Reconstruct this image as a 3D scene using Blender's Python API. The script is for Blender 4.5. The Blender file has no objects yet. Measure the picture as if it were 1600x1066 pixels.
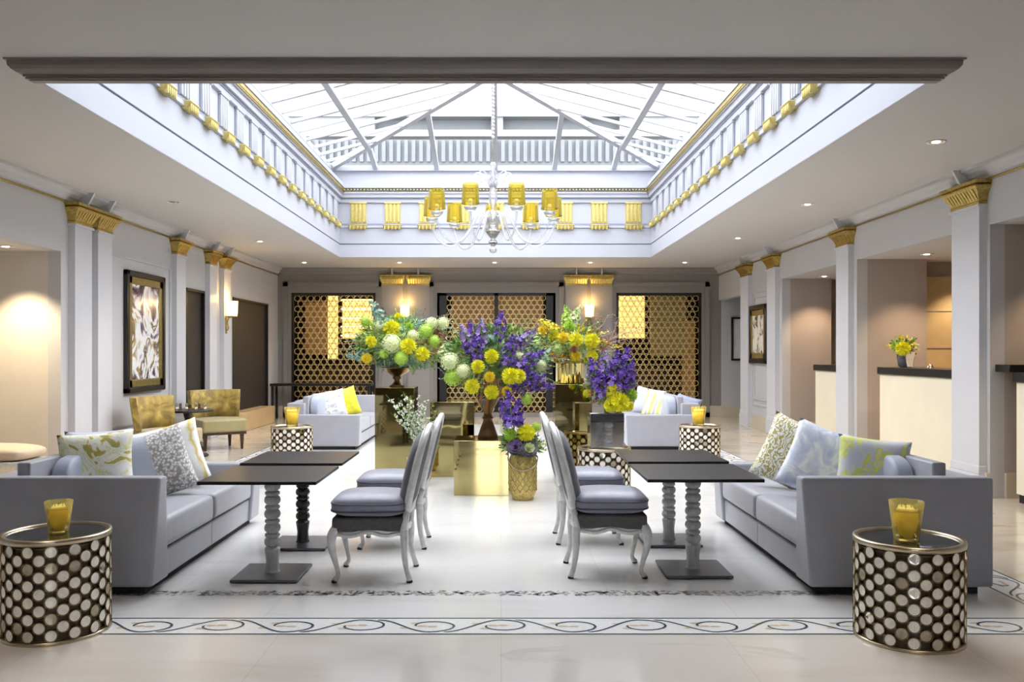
import bpy, bmesh, math, random
from mathutils import Vector, Matrix, Euler
R = math.radians
random.seed(7)
SC = bpy.context.scene
COL = SC.collection
F = 1330.0; CX = 783.0; CY = 550.0; CH = 1.4       # focal length in px, vanishing point, camera height

def at(px, py, d):
    "world point seen at px,py of the photograph at distance d along the room"
    return Vector(((px-CX)*d/F, d, CH-(py-CY)*d/F))

# ------------------------------------------------------------------ materials
def new_mat(name):
    m = bpy.data.materials.new(name); m.use_nodes = True
    nt = m.node_tree; nt.nodes.clear()
    out = nt.nodes.new('ShaderNodeOutputMaterial')
    return m, nt, out
def N(nt, t, **kw):
    n = nt.nodes.new(t)
    for k, v in kw.items():
        if k in n.inputs.keys(): n.inputs[k].default_value = v
        else: setattr(n, k, v)
    return n
def ramp(nt, stops, mode='LINEAR'):
    r = nt.nodes.new('ShaderNodeValToRGB'); r.color_ramp.interpolation = mode
    el = r.color_ramp.elements
    while len(el) > 1: el.remove(el[-1])
    el[0].position = stops[0][0]; el[0].color = (*stops[0][1], 1)
    for p, c in stops[1:]:
        e = el.new(p); e.color = (*c, 1)
    return r
def pbr(name, col, rough=.5, metal=0, spec=.5, var=.06, vscale=6, bump=0, bscale=60, coat=0, sheen=0, trans=0, ior=1.45, emis=None, estr=0):
    m, nt, out = new_mat(name)
    b = N(nt, 'ShaderNodeBsdfPrincipled')
    b.inputs['Roughness'].default_value = rough; b.inputs['Metallic'].default_value = metal
    b.inputs['Specular IOR Level'].default_value = spec
    b.inputs['Coat Weight'].default_value = coat; b.inputs['Sheen Weight'].default_value = sheen
    b.inputs['Transmission Weight'].default_value = trans; b.inputs['IOR'].default_value = ior
    tc = N(nt, 'ShaderNodeTexCoord')
    n = N(nt, 'ShaderNodeTexNoise'); n.inputs['Scale'].default_value = vscale; n.inputs['Detail'].default_value = 3
    nt.links.new(tc.outputs['Object'], n.inputs['Vector'])
    lo = tuple(c*(1-var) for c in col); hi = tuple(min(1, c*(1+var)) for c in col)
    r = ramp(nt, [(.3, lo), (.7, hi)])
    nt.links.new(n.outputs['Fac'], r.inputs['Fac']); nt.links.new(r.outputs['Color'], b.inputs['Base Color'])
    if bump:
        n2 = N(nt, 'ShaderNodeTexNoise'); n2.inputs['Scale'].default_value = bscale
        nt.links.new(tc.outputs['Object'], n2.inputs['Vector'])
        bp = N(nt, 'ShaderNodeBump'); bp.inputs['Strength'].default_value = bump; bp.inputs['Distance'].default_value = .01
        nt.links.new(n2.outputs['Fac'], bp.inputs['Height']); nt.links.new(bp.outputs['Normal'], b.inputs['Normal'])
    if emis:
        b.inputs['Emission Color'].default_value = (*emis, 1); b.inputs['Emission Strength'].default_value = estr
    nt.links.new(b.outputs[0], out.inputs[0])
    return m
def clear_mat(name, tint, gloss=.12, rough=.02, diff=0, dcol=(1, 1, 1)):
    m, nt, out = new_mat(name)
    t = N(nt, 'ShaderNodeBsdfTransparent'); t.inputs[0].default_value = (*tint, 1)
    g = N(nt, 'ShaderNodeBsdfGlossy'); g.inputs['Roughness'].default_value = rough
    lw = N(nt, 'ShaderNodeLayerWeight'); lw.inputs['Blend'].default_value = gloss
    mx = N(nt, 'ShaderNodeMixShader')
    nt.links.new(lw.outputs['Fresnel'], mx.inputs[0]); nt.links.new(t.outputs[0], mx.inputs[1]); nt.links.new(g.outputs[0], mx.inputs[2])
    last = mx
    if diff:
        d = N(nt, 'ShaderNodeBsdfDiffuse'); d.inputs[0].default_value = (*dcol, 1)
        tr = N(nt, 'ShaderNodeBsdfTranslucent'); tr.inputs[0].default_value = (*dcol, 1)
        a = N(nt, 'ShaderNodeAddShader'); nt.links.new(d.outputs[0], a.inputs[0]); nt.links.new(tr.outputs[0], a.inputs[1])
        m2 = N(nt, 'ShaderNodeMixShader'); m2.inputs[0].default_value = diff
        nt.links.new(mx.outputs[0], m2.inputs[1]); nt.links.new(a.outputs[0], m2.inputs[2]); last = m2
    nt.links.new(last.outputs[0], out.inputs[0])
    return m
def emit_mat(name, col, s):
    m, nt, out = new_mat(name)
    e = N(nt, 'ShaderNodeEmission'); e.inputs[0].default_value = (*col, 1); e.inputs[1].default_value = s
    nt.links.new(e.outputs[0], out.inputs[0]); return m
def marble(name, c1, c2, vein, rough=.1, tile=1.2):
    m, nt, out = new_mat(name)
    b = N(nt, 'ShaderNodeBsdfPrincipled'); b.inputs['Roughness'].default_value = rough
    b.inputs['Specular IOR Level'].default_value = .55
    tc = N(nt, 'ShaderNodeTexCoord')
    mp = N(nt, 'ShaderNodeMapping'); mp.inputs['Scale'].default_value = (.5, 1.6, 1)
    nt.links.new(tc.outputs['Object'], mp.inputs['Vector'])
    n = N(nt, 'ShaderNodeTexNoise'); n.inputs['Scale'].default_value = 1.3; n.inputs['Detail'].default_value = 8; n.inputs['Distortion'].default_value = 1.2
    nt.links.new(mp.outputs[0], n.inputs['Vector'])
    r = ramp(nt, [(.3, c2), (.5, c1), (.62, c1), (.66, vein), (.70, c1)])
    nt.links.new(n.outputs['Fac'], r.inputs['Fac'])
    br = N(nt, 'ShaderNodeTexBrick'); br.offset = .5
    br.inputs['Scale'].default_value = 1; br.inputs['Mortar Size'].default_value = .002
    br.inputs['Brick Width'].default_value = tile; br.inputs['Row Height'].default_value = tile
    br.inputs['Color1'].default_value = (1, 1, 1, 1); br.inputs['Color2'].default_value = (.955, .95, .94, 1); br.inputs['Mortar'].default_value = (.84, .82, .80, 1)
    nt.links.new(tc.outputs['Object'], br.inputs['Vector'])
    mx = N(nt, 'ShaderNodeMixRGB'); mx.blend_type = 'MULTIPLY'; mx.inputs[0].default_value = 1
    nt.links.new(r.outputs[0], mx.inputs[1]); nt.links.new(br.outputs['Color'], mx.inputs[2])
    nt.links.new(mx.outputs[0], b.inputs['Base Color']); nt.links.new(b.outputs[0], out.inputs[0])
    return m
def fabric_pattern(name, kind):
    m, nt, out = new_mat(name)
    b = N(nt, 'ShaderNodeBsdfPrincipled'); b.inputs['Roughness'].default_value = .6; b.inputs['Sheen Weight'].default_value = .2
    tc = N(nt, 'ShaderNodeTexCoord'); L = nt.links.new
    def noise(s, d=3, dist=0):
        n = N(nt, 'ShaderNodeTexNoise'); n.inputs['Scale'].default_value = s; n.inputs['Detail'].default_value = d; n.inputs['Distortion'].default_value = dist
        L(tc.outputs['Object'], n.inputs['Vector']); return n
    white = (.86, .86, .84); cream = (.85, .83, .70); gold = (.62, .48, .06); lime = (.72, .75, .22); lil = (.46, .49, .60); olive = (.42, .38, .12); sil = (.55, .53, .52)
    if kind == 'scroll':
        n = noise(4.5, 2, 2.5); r = ramp(nt, [(.36, olive), (.40, gold), (.44, cream), (.50, white), (.54, lime), (.58, cream), (.64, white)])
        L(n.outputs['Fac'], r.inputs['Fac']); c = r
    elif kind == 'band':
        sx = N(nt, 'ShaderNodeSeparateXYZ'); L(tc.outputs['Object'], sx.inputs[0])
        n = noise(6, 3, 1); ma = N(nt, 'ShaderNodeMath', operation='MULTIPLY_ADD'); ma.inputs[1].default_value = .14
        L(n.outputs['Fac'], ma.inputs[0]); L(sx.outputs['X'], ma.inputs[2])
        mr = N(nt, 'ShaderNodeMapRange'); mr.inputs['From Min'].default_value = -.22; mr.inputs['From Max'].default_value = .36
        L(ma.outputs[0], mr.inputs[0])
        r = ramp(nt, [(0, white), (.10, gold), (.2, white), (.5, white), (.56, gold), (.66, (.75, .62, .12)), (.71, white), (.80, white), (.85, gold), (.90, white), (1, cream)])
        L(mr.outputs[0], r.inputs['Fac']); c = r
    elif kind == 'sequin':
        sx = N(nt, 'ShaderNodeSeparateXYZ'); L(tc.outputs['Object'], sx.inputs[0])
        mr = N(nt, 'ShaderNodeMapRange'); mr.inputs['From Min'].default_value = -.25; mr.inputs['From Max'].default_value = .25
        L(sx.outputs['X'], mr.inputs[0])
        v = N(nt, 'ShaderNodeTexVoronoi'); v.inputs['Scale'].default_value = 55; L(tc.outputs['Object'], v.inputs['Vector'])
        r1 = ramp(nt, [(.15, (.88, .87, .86)), (.45, sil), (.7, (.3, .27, .25))]); L(v.outputs['Distance'], r1.inputs['Fac'])
        r2 = ramp(nt, [(0, (0, 0, 0)), (.46, (0, 0, 0)), (.5, (1, 1, 1))]); L(mr.outputs[0], r2.inputs['Fac'])
        mx = N(nt, 'ShaderNodeMixRGB'); L(r2.outputs[0], mx.inputs[0]); mx.inputs[1].default_value = (*lil, 1); L(r1.outputs[0], mx.inputs[2])
        c = mx
    elif kind == 'leaf':
        w = N(nt, 'ShaderNodeTexWave'); w.inputs['Scale'].default_value = 9; w.inputs['Distortion'].default_value = 14; w.inputs['Detail'].default_value = 2; w.inputs['Detail Scale'].default_value = 2.5
        L(tc.outputs['Object'], w.inputs['Vector']); r = ramp(nt, [(.2, olive), (.35, gold), (.5, cream), (.8, white)])
        L(w.outputs['Fac'], r.inputs['Fac']); c = r
    elif kind == 'lime':
        n = noise(11, 2, .6); r = ramp(nt, [(.40, (.55, .56, .62)), (.49, (.60, .62, .60)), (.52, (.62, .66, .12)), (.60, lime), (.68, (.6, .62, .6))])
        L(n.outputs['Fac'], r.inputs['Fac']); c = r
    elif kind == 'cloud':
        n = noise(6, 4, 1.5); r = ramp(nt, [(.3, (.45, .50, .68)), (.45, (.62, .66, .76)), (.55, white), (.62, (.70, .73, .80)), (.68, (.72, .74, .45)), (.75, (.6, .64, .74))])
        L(n.outputs['Fac'], r.inputs['Fac']); c = r
    elif kind == 'silver':
        n = noise(16, 4, 1); r = ramp(nt, [(.35, (.42, .40, .36)), (.5, (.72, .73, .76)), (.7, white)])
        L(n.outputs['Fac'], r.inputs['Fac']); c = r
    elif kind == 'stripe':
        w = N(nt, 'ShaderNodeTexWave'); w.inputs['Scale'].default_value = 2.6; w.inputs['Distortion'].default_value = 1.5; w.inputs['Detail'].default_value = 1
        L(tc.outputs['Object'], w.inputs['Vector']); r = ramp(nt, [(.25, (.70, .68, .20)), (.4, cream), (.7, white), (.9, (.6, .58, .5))])
        L(w.outputs['Fac'], r.inputs['Fac']); c = r
    elif kind == 'velvet':
        n = noise(7, 5, 1); r = ramp(nt, [(.3, (.16, .10, .02)), (.5, (.34, .23, .045)), (.7, (.55, .40, .09))])
        L(n.outputs['Fac'], r.inputs['Fac']); c = r
    elif kind == 'knit':
        w = N(nt, 'ShaderNodeTexWave'); w.inputs['Scale'].default_value = 18; L(tc.outputs['Object'], w.inputs['Vector'])
        r = ramp(nt, [(.2, (.16, .20, .32)), (.8, (.36, .41, .55))]); L(w.outputs['Fac'], r.inputs['Fac']); c = r
    n2 = noise(140, 2); bp = N(nt, 'ShaderNodeBump'); bp.inputs['Strength'].default_value = .2; bp.inputs['Distance'].default_value = .004
    L(n2.outputs['Fac'], bp.inputs['Height']); L(bp.outputs[0], b.inputs['Normal'])
    L(c.outputs[0], b.inputs['Base Color']); L(b.outputs[0], out.inputs[0])
    return m
def art_mat(name, stops, scale, dist=2):
    m, nt, out = new_mat(name)
    b = N(nt, 'ShaderNodeBsdfPrincipled'); b.inputs['Roughness'].default_value = .12
    tc = N(nt, 'ShaderNodeTexCoord'); n = N(nt, 'ShaderNodeTexNoise'); n.inputs['Scale'].default_value = scale; n.inputs['Detail'].default_value = 4; n.inputs['Distortion'].default_value = dist
    nt.links.new(tc.outputs['Object'], n.inputs['Vector']); r = ramp(nt, stops)
    nt.links.new(n.outputs['Fac'], r.inputs['Fac']); nt.links.new(r.outputs[0], b.inputs['Base Color']); nt.links.new(b.outputs[0], out.inputs[0])
    return m

M = {}
M['ceil'] = pbr('ceiling_paint', (.52, .505, .49), .7, var=.01, vscale=1)
M['wall'] = pbr('wall_paint', (.50, .49, .495), .6, var=.015, vscale=2)
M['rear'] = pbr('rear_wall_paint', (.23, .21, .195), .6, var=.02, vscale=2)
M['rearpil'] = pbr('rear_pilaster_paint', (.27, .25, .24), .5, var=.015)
M['bay'] = pbr('bay_taupe_paint', (.40, .34, .30), .6, var=.02, vscale=2)
M['alcove'] = pbr('alcove_cream_paint', (.60, .56, .50), .6, var=.02)
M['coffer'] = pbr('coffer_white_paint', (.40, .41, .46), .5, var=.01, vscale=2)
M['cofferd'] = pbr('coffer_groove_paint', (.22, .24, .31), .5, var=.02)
M['pelmet'] = pbr('shaded_moulding', (.22, .195, .18), .45, var=.03)  # dark tone is the shade on a face turned from the light
M['pil'] = pbr('pilaster_paint', (.58, .58, .61), .5, var=.015)
M['pilshade'] = pbr('pilaster_shadow_side', (.27, .27, .29), .5, var=.02)  # pilaster paint darkened as its shadow side, left unused
M['gold'] = pbr('gilt', (.50, .38, .12), .34, metal=1, var=.3, vscale=40, bump=.4, bscale=90)
M['goldflat'] = pbr('gilt_paint', (.52, .43, .15), .4, metal=.55, var=.12, vscale=20)
M['frame_w'] = pbr('skylight_frame_paint', (.36, .37, .40), .5, var=.02)
M['marble'] = marble('white_marble', (.77, .76, .755), (.71, .70, .695), (.735, .72, .71), .13, 1.25)
M['cream'] = marble('cream_marble', (.70, .655, .61), (.63, .58, .53), (.60, .56, .50), .14, 1.1)
M['tan'] = marble('tan_marble', (.58, .50, .40), (.46, .38, .29), (.40, .32, .24), .12, .9)
M['skirt'] = pbr('marble_skirting', (.55, .47, .36), .3, var=.1, vscale=3)
M['orange'] = pbr('honey_marble', (.62, .42, .20), .3, var=.08, vscale=3)
M['inlay'] = pbr('dark_inlay', (.045, .06, .09), .2, var=.1)
M['inlayg'] = pbr('grey_inlay', (.42, .41, .40), .25, var=.1)
M['inlayo'] = pbr('ochre_inlay', (.62, .50, .32), .25, var=.1)
M['inlayw'] = pbr('white_inlay', (.80, .80, .79), .2, var=.06, vscale=60)
M['sofa'] = pbr('silver_grey_satin', (.335, .335, .375), .42, var=.03, vscale=8, sheen=.3, bump=.08, bscale=12)
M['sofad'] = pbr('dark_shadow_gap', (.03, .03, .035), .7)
M['chairframe'] = pbr('silver_white_lacquer', (.74, .74, .73), .32, var=.12, vscale=30, metal=.15)
M['velv'] = pbr('grey_satin_cushion', (.25, .255, .33), .38, var=.12, vscale=12, sheen=.4)
M['velvshade'] = pbr('shaded_satin_pad', (.15, .15, .185), .5, var=.1, sheen=.3)  # cushion satin darkened to carry the shade on the chair back pad
M['velvd2'] = pbr('dark_grey_piping', (.12, .12, .16), .5, var=.1)
M['velvd'] = pbr('charcoal_upholstery', (.10, .095, .095), .7, var=.2, vscale=60)
M['tabletop'] = pbr('black_satin_top', (.014, .012, .014), .32, spec=.35, var=.2)
M['baseplate'] = pbr('grey_steel_plate', (.16, .16, .18), .35, metal=.6, var=.05)
M['bob_w'] = pbr('silver_bobbin', (.50, .49, .48), .4, var=.1, vscale=20, metal=.1)
M['bob_d'] = pbr('dark_bobbin', (.05, .042, .045), .25, var=.3, vscale=20)
M['bronze'] = pbr('dark_bronze', (.055, .040, .028), .4, metal=.5, var=.3, vscale=30)
M['bezel'] = pbr('dark_brass', (.30, .23, .12), .35, metal=1, var=.2, vscale=20)
M['brass'] = pbr('antique_brass', (.52, .44, .32), .3, metal=1, var=.12, vscale=20)
M['pearl'] = pbr('pearl_disc', (.92, .88, .79), .22, var=.10, vscale=45, metal=.1, coat=.4)
M['pearld'] = pbr('smoky_pearl_disc', (.50, .44, .34), .2, var=.2, vscale=45, metal=.3)
M['mirrdisc'] = pbr('mirror_disc', (.8, .78, .72), .05, metal=1, var=.02)
M['blackglass'] = pbr('black_glass', (.02, .022, .02), .04, coat=1, var=.02)
M['goldmirror'] = pbr('gold_mirror', (.46, .385, .17), .035, metal=1, var=.03, vscale=1)
M['mirror'] = pbr('silver_mirror', (.75, .76, .78), .04, metal=1, var=.02)
M['urn'] = pbr('bronze_urn', (.13, .075, .035), .28, metal=.9, var=.25, vscale=12)
M['ambergl'] = clear_mat('amber_glass', (1, .94, .62), .14, .03, .10, (1, .85, .35))
M['wax'] = pbr('amber_wax', (1, .80, .26), .45, var=.12, vscale=25, emis=(1, .6, .1), estr=0)
M['waxw'] = pbr('pale_wax_top', (.90, .84, .62), .45, var=.1, vscale=40)
M['shade'] = clear_mat('gold_shade_glass', (.86, .74, .20), .4, .08, .10, (.50, .42, .05))
M['glass'] = clear_mat('clear_glass', (.93, .94, .96), .45, .05, .10, (.8, .8, .82))
m_, nt_, out_ = new_mat('roof_glass')
t_ = N(nt_, 'ShaderNodeBsdfTransparent'); t_.inputs[0].default_value = (.95, .97, 1, 1); g_ = N(nt_, 'ShaderNodeBsdfGlossy'); g_.inputs['Roughness'].default_value = .02
x_ = N(nt_, 'ShaderNodeMixShader'); x_.inputs[0].default_value = .025
nt_.links.new(t_.outputs[0], x_.inputs[1]); nt_.links.new(g_.outputs[0], x_.inputs[2]); nt_.links.new(x_.outputs[0], out_.inputs[0]); M['pane'] = m_
M['darkdoor'] = pbr('dark_brown_door', (.035, .028, .024), .5, var=.1)
M['black'] = pbr('black_lacquer', (.012, .011, .011), .35, var=.1)
M['deskcream'] = pbr('cream_leather_front', (.78, .71, .55), .45, var=.03, vscale=3)
M['tanpanel'] = pbr('tan_panel', (.50, .38, .22), .5, var=.05)
M['lattice'] = pbr('gold_lattice_metal', (.66, .50, .22), .4, metal=.45, var=.15, vscale=10)
M['bronzeglass'] = pbr('bronze_tinted_panel', (.34, .25, .10), .2, metal=.4, var=.1, vscale=2)
M['litgold'] = pbr('lit_gold_panel', (.6, .38, .10), .3, metal=.6, var=.2, vscale=5, emis=(1, .64, .20), estr=.45)
M['litwarm'] = pbr('lit_bar_shelf', (.8, .6, .3), .3, emis=(1, .74, .34), estr=1.0, var=.2, vscale=8)
M['litdim'] = pbr('dim_lit_panel', (.16, .09, .04), .3, emis=(1, .50, .15), estr=.035, var=.2, vscale=3)
M['sconce'] = pbr('sconce_shade_lit', (.9, .8, .5), .5, emis=(1, .66, .22), estr=1.3)
M['lens'] = emit_mat('spotlight_lens_lit', (1, .90, .70), 4)
M['lensoff'] = pbr('spotlight_reflector', (.35, .33, .28), .2, metal=.8)
M['spotrim'] = pbr('spotlight_rim', (.70, .68, .64), .4)
M['spotdark'] = pbr('spotlight_well', (.03, .025, .02), .5)
for k in ('scroll', 'band', 'sequin', 'leaf', 'lime', 'cloud', 'silver', 'stripe', 'velvet', 'knit'): M[k] = fabric_pattern(k+'_fabric', k)
M['pblue'] = pbr('lilac_blue_satin', (.38, .41, .51), .45, var=.06, sheen=.3)
M['plil'] = pbr('pale_lilac_linen', (.56, .57, .66), .6, var=.06, sheen=.2)
M['pyel'] = pbr('acid_yellow_satin', (.70, .64, .03), .45, var=.15, vscale=20, sheen=.2)
M['seat_tan'] = pbr('tan_upholstery', (.42, .34, .20), .6, var=.06, sheen=.3)
M['seat_olive'] = pbr('olive_gold_upholstery', (.36, .30, .14), .55, var=.06, sheen=.3)
M['wood'] = pbr('dark_walnut', (.055, .028, .016), .3, var=.3, vscale=15)
M['stool'] = pbr('sand_upholstery', (.56, .45, .33), .6, var=.04)
M['yel'] = pbr('yellow_petal', (.80, .76, .03), .5, var=.1, vscale=40)
M['yel2'] = pbr('golden_petal', (.85, .68, .05), .5, var=.1, vscale=40)
M['palegreen'] = pbr('pale_green_petal', (.70, .76, .42), .6, var=.15, vscale=40)
M['limegreen'] = pbr('lime_green_petal', (.42, .62, .08), .55, var=.2, vscale=40)
M['purple'] = pbr('violet_petal', (.11, .04, .33), .5, var=.35, vscale=40)
M['lilac'] = pbr('lilac_petal', (.30, .20, .62), .5, var=.3, vscale=40)
M['mauve'] = pbr('mauve_petal', (.30, .20, .42), .5, var=.3, vscale=40)
M['white'] = pbr('white_petal', (.85, .88, .78), .5, var=.05)
M['green'] = pbr('green_leaf', (.12, .25, .05), .5, var=.4, vscale=9)
M['green2'] = pbr('light_green_leaf', (.34, .46, .12), .5, var=.3, vscale=9)
M['bluegreen'] = pbr('eucalyptus_leaf', (.22, .36, .30), .55, var=.3, vscale=9)
M['russet'] = pbr('russet_leaf', (.36, .15, .08), .5, var=.35, vscale=9)
M['twig'] = pbr('pale_twig', (.40, .30, .24), .6, var=.2)
M['cabbage'] = pbr('purple_cabbage_leaf', (.23, .20, .25), .5, var=.5, vscale=25)
M['basket'] = pbr('gold_lattice_vase', (.56, .42, .14), .35, metal=.75, var=.3, vscale=50)
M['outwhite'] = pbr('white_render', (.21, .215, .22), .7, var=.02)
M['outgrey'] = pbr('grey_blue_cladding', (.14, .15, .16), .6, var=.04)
M['chain'] = pbr('grey_cord', (.45, .45, .46), .4, var=.3, vscale=60)
M['artl'] = art_mat('snowy_scene_print', [(.36, (.04, .03, .05)), (.42, (.22, .16, .2)), (.47, (.80, .78, .76)), (.53, (.86, .85, .82)), (.57, (.45, .32, .16)), (.62, (.08, .06, .06)), (.66, (.8, .78, .74))], 1.9, 1.6)
M['artr'] = art_mat('pale_city_print', [(.38, (.10, .08, .06)), (.46, (.72, .68, .58)), (.56, (.80, .77, .68)), (.64, (.3, .24, .15))], 3.4, 1)
M['mat_'] = pbr('white_mount', (.74, .74, .74), .6)
M['frameb'] = pbr('black_frame', (.015, .013, .012), .3)
M['frameg'] = pbr('olive_gold_frame', (.30, .23, .08), .35, metal=.6, var=.2, vscale=20)

# ------------------------------------------------------------------ mesh helpers
def box(bm, x0, x1, y0, y1, z0, z1, mi=0, bev=0, seg=2):
    x0, x1 = min(x0, x1), max(x0, x1); y0, y1 = min(y0, y1), max(y0, y1); z0, z1 = min(z0, z1), max(z0, z1)
    v = [bm.verts.new(p) for p in ((x0,y0,z0),(x1,y0,z0),(x1,y1,z0),(x0,y1,z0),(x0,y0,z1),(x1,y0,z1),(x1,y1,z1),(x0,y1,z1))]
    fs = [bm.faces.new([v[i] for i in q]) for q in ((0,3,2,1),(4,5,6,7),(0,1,5,4),(1,2,6,5),(2,3,7,6),(3,0,4,7))]
    for f in fs: f.material_index = mi
    if bev:
        es = list({e for f in fs for e in f.edges})
        r = bmesh.ops.bevel(bm, geom=es, offset=bev, segments=seg, affect='EDGES', profile=.6)
        for f in r['faces']: f.material_index = mi; f.smooth = True
    return v
def hexa(bm, pts, mi=0, bev=0, seg=2):
    "8 corners: bottom 4 then top 4"
    v = [bm.verts.new(p) for p in pts]
    fs = [bm.faces.new([v[i] for i in q]) for q in ((0,3,2,1),(4,5,6,7),(0,1,5,4),(1,2,6,5),(2,3,7,6),(3,0,4,7))]
    for f in fs: f.material_index = mi
    if bev:
        es = list({e for f in fs for e in f.edges})
        r = bmesh.ops.bevel(bm, geom=es, offset=bev, segments=seg, affect='EDGES', profile=.6)
        for f in r['faces']: f.material_index = mi; f.smooth = True
def lathe(bm, prof, seg=24, c=(0,0,0), mi=0, smooth=True, cap=True):
    rings = []
    for r, z in prof:
        rings.append([bm.verts.new((c[0]+r*math.cos(2*math.pi*i/seg), c[1]+r*math.sin(2*math.pi*i/seg), c[2]+z)) for i in range(seg)])
    for a, b in zip(rings, rings[1:]):
        for i in range(seg):
            f = bm.faces.new((a[i], a[(i+1)%seg], b[(i+1)%seg], b[i])); f.material_index = mi; f.smooth = smooth
    if cap:
        for rg in (rings[0][::-1], rings[-1]):
            f = bm.faces.new(rg); f.material_index = mi
def tube(bm, pts, rad, seg=8, mi=0, closed=False, cap=True, flat=1.0, up=None):
    pts = [Vector(p) for p in pts]; n = len(pts)
    if not isinstance(rad, (list, tuple)): rad = [rad]*n
    rings = []; prev = None
    for i, p in enumerate(pts):
        if closed: t = pts[(i+1)%n]-pts[i-1]
        else: t = pts[min(i+1, n-1)]-pts[max(i-1, 0)]
        if t.length < 1e-9: t = Vector((0,0,1))
        t.normalize()
        if prev is None:
            a = Vector(up) if up else (Vector((0,0,1)) if abs(t.z) < .9 else Vector((1,0,0)))
            u = (a - t*a.dot(t)).normalized()
        else:
            u = (prev - t*prev.dot(t)).normalized()
        prev = u; w = t.cross(u)
        rings.append([bm.verts.new(p + (u*math.cos(2*math.pi*k/seg)*flat + w*math.sin(2*math.pi*k/seg))*rad[i]) for k in range(seg)])
    rng = range(n) if closed else range(n-1)
    for i in rng:
        a, b = rings[i], rings[(i+1)%n]
        for k in range(seg):
            f = bm.faces.new((a[k], a[(k+1)%seg], b[(k+1)%seg], b[k])); f.material_index = mi; f.smooth = True
    if cap and not closed:
        bm.faces.new(rings[0][::-1]).material_index = mi; bm.faces.new(rings[-1]).material_index = mi
def bar(bm, p, q, w, h, mi=0):
    "rectangular bar from p to q, w across, h high"
    p, q = Vector(p), Vector(q); t = (q-p).normalized()
    a = Vector((0,0,1)) if abs(t.z) < .95 else Vector((0,1,0))
    s = t.cross(a).normalized()*w/2; u = s.cross(t).normalized()*h/2
    hexa(bm, [p-s-u, q-s-u, q+s-u, p+s-u, p-s+u, q-s+u, q+s+u, p+s+u], mi)
def spline(pts, k=6):
    "catmull-rom through points"
    P = [Vector(p) for p in pts]; P = [P[0]*2-P[1]] + P + [P[-1]*2-P[-2]]; o = []
    for i in range(1, len(P)-2):
        for j in range(k):
            t = j/k; a, b, c, d = P[i-1], P[i], P[i+1], P[i+2]
            o.append(.5*((2*b)+(c-a)*t+(2*a-5*b+4*c-d)*t*t+(3*b-a-3*c+d)*t**3))
    o.append(P[-2]); return o
def lerp_list(vals, n):
    o = []
    for i in range(n):
        t = i/(n-1)*(len(vals)-1); j = min(int(t), len(vals)-2); o.append(vals[j]+(vals[j+1]-vals[j])*(t-j))
    return o
def puff(bm, w, d, h, mi=0, n=14, e=.28, crown=.25, c=(0,0,0)):
    "soft cushion block: superellipse plan, crowned top"
    cx, cy, cz = c
    def sp(v, p): return math.copysign(abs(v)**p, v)
    seg = n*2; rings = []
    for i in range(n//2*2+1):
        ph = -math.pi/2 + math.pi*i/(n//2*2)
        cr, sr = abs(math.cos(ph))**.35, sp(math.sin(ph), .8)
        ring = []
        for k in range(seg*2):
            th = 2*math.pi*k/(seg*2)
            x = sp(math.cos(th), e)*cr*w/2; y = sp(math.sin(th), e)*cr*d/2
            z = sr*h/2*(1+crown*(1-(2*x/w)**2)*(1-(2*y/d)**2))
            ring.append(bm.verts.new((cx+x, cy+y, cz+z)))
        rings.append(ring)
    for a, b in zip(rings, rings[1:]):
        for k in range(len(a)):
            f = bm.faces.new((a[k], a[(k+1)%len(a)], b[(k+1)%len(a)], b[k])); f.smooth = True; f.material_index = mi
    bmesh.ops.remove_doubles(bm, verts=rings[0]+rings[-1], dist=1e-4)
def pillow_bm(w, h, t, n=16, piping=False):
    "scatter cushion in XZ plane, thickness along Y, pinched corners"
    bm = bmesh.new(); grids = []
    for s in (-1, 1):
        g = []
        for i in range(n+1):
            row = []
            for j in range(n+1):
                u, v = -1+2*i/n, -1+2*j/n
                k = 1-.07*(1-v*v) ; l = 1-.07*(1-u*u)
                th = t/2*((1-u**4)*(1-v**4))**.55*(1+.05*math.sin(5*u+3*v))
                row.append(bm.verts.new((u*w/2*k, s*th, v*h/2*l)))
            g.append(row)
        grids.append(g)
        for i in range(n):
            for j in range(n):
                f = bm.faces.new((g[i][j], g[i+1][j], g[i+1][j+1], g[i][j+1])); f.smooth = True
    bmesh.ops.remove_doubles(bm, verts=bm.verts[:], dist=1e-5)
    return bm
def obj(name, bm, mats, parent=None, loc=None, rot=None, recalc=True):
    if recalc: bmesh.ops.recalc_face_normals(bm, faces=bm.faces[:])
    me = bpy.data.meshes.new(name); bm.to_mesh(me); bm.free()
    if not isinstance(mats, (list, tuple)): mats = [mats]
    for m in mats: me.materials.append(M[m] if isinstance(m, str) else m)
    o = bpy.data.objects.new(name, me); COL.objects.link(o)
    if parent: o.parent = parent
    if loc: o.location = loc
    if rot: o.rotation_euler = rot
    return o
def tag(o, label=None, cat=None, group=None, kind=None):
    if label: o['label'] = label
    if cat: o['category'] = cat
    if group: o['group'] = group
    if kind: o['kind'] = kind
    return o
def thing(name, label, cat, loc=(0,0,0), rz=0, group=None):
    o = bpy.data.objects.new(name, None); COL.objects.link(o); o.location = loc; o.rotation_euler = (0,0,rz); o.empty_display_size = .1
    return tag(o, label, cat, group)
def struct(name, bm, mats, parent=None, label=None):
    o = obj(name, bm, mats, parent)
    if not parent: o['kind'] = 'structure'
    if label: o['label'] = label
    return o
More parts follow.
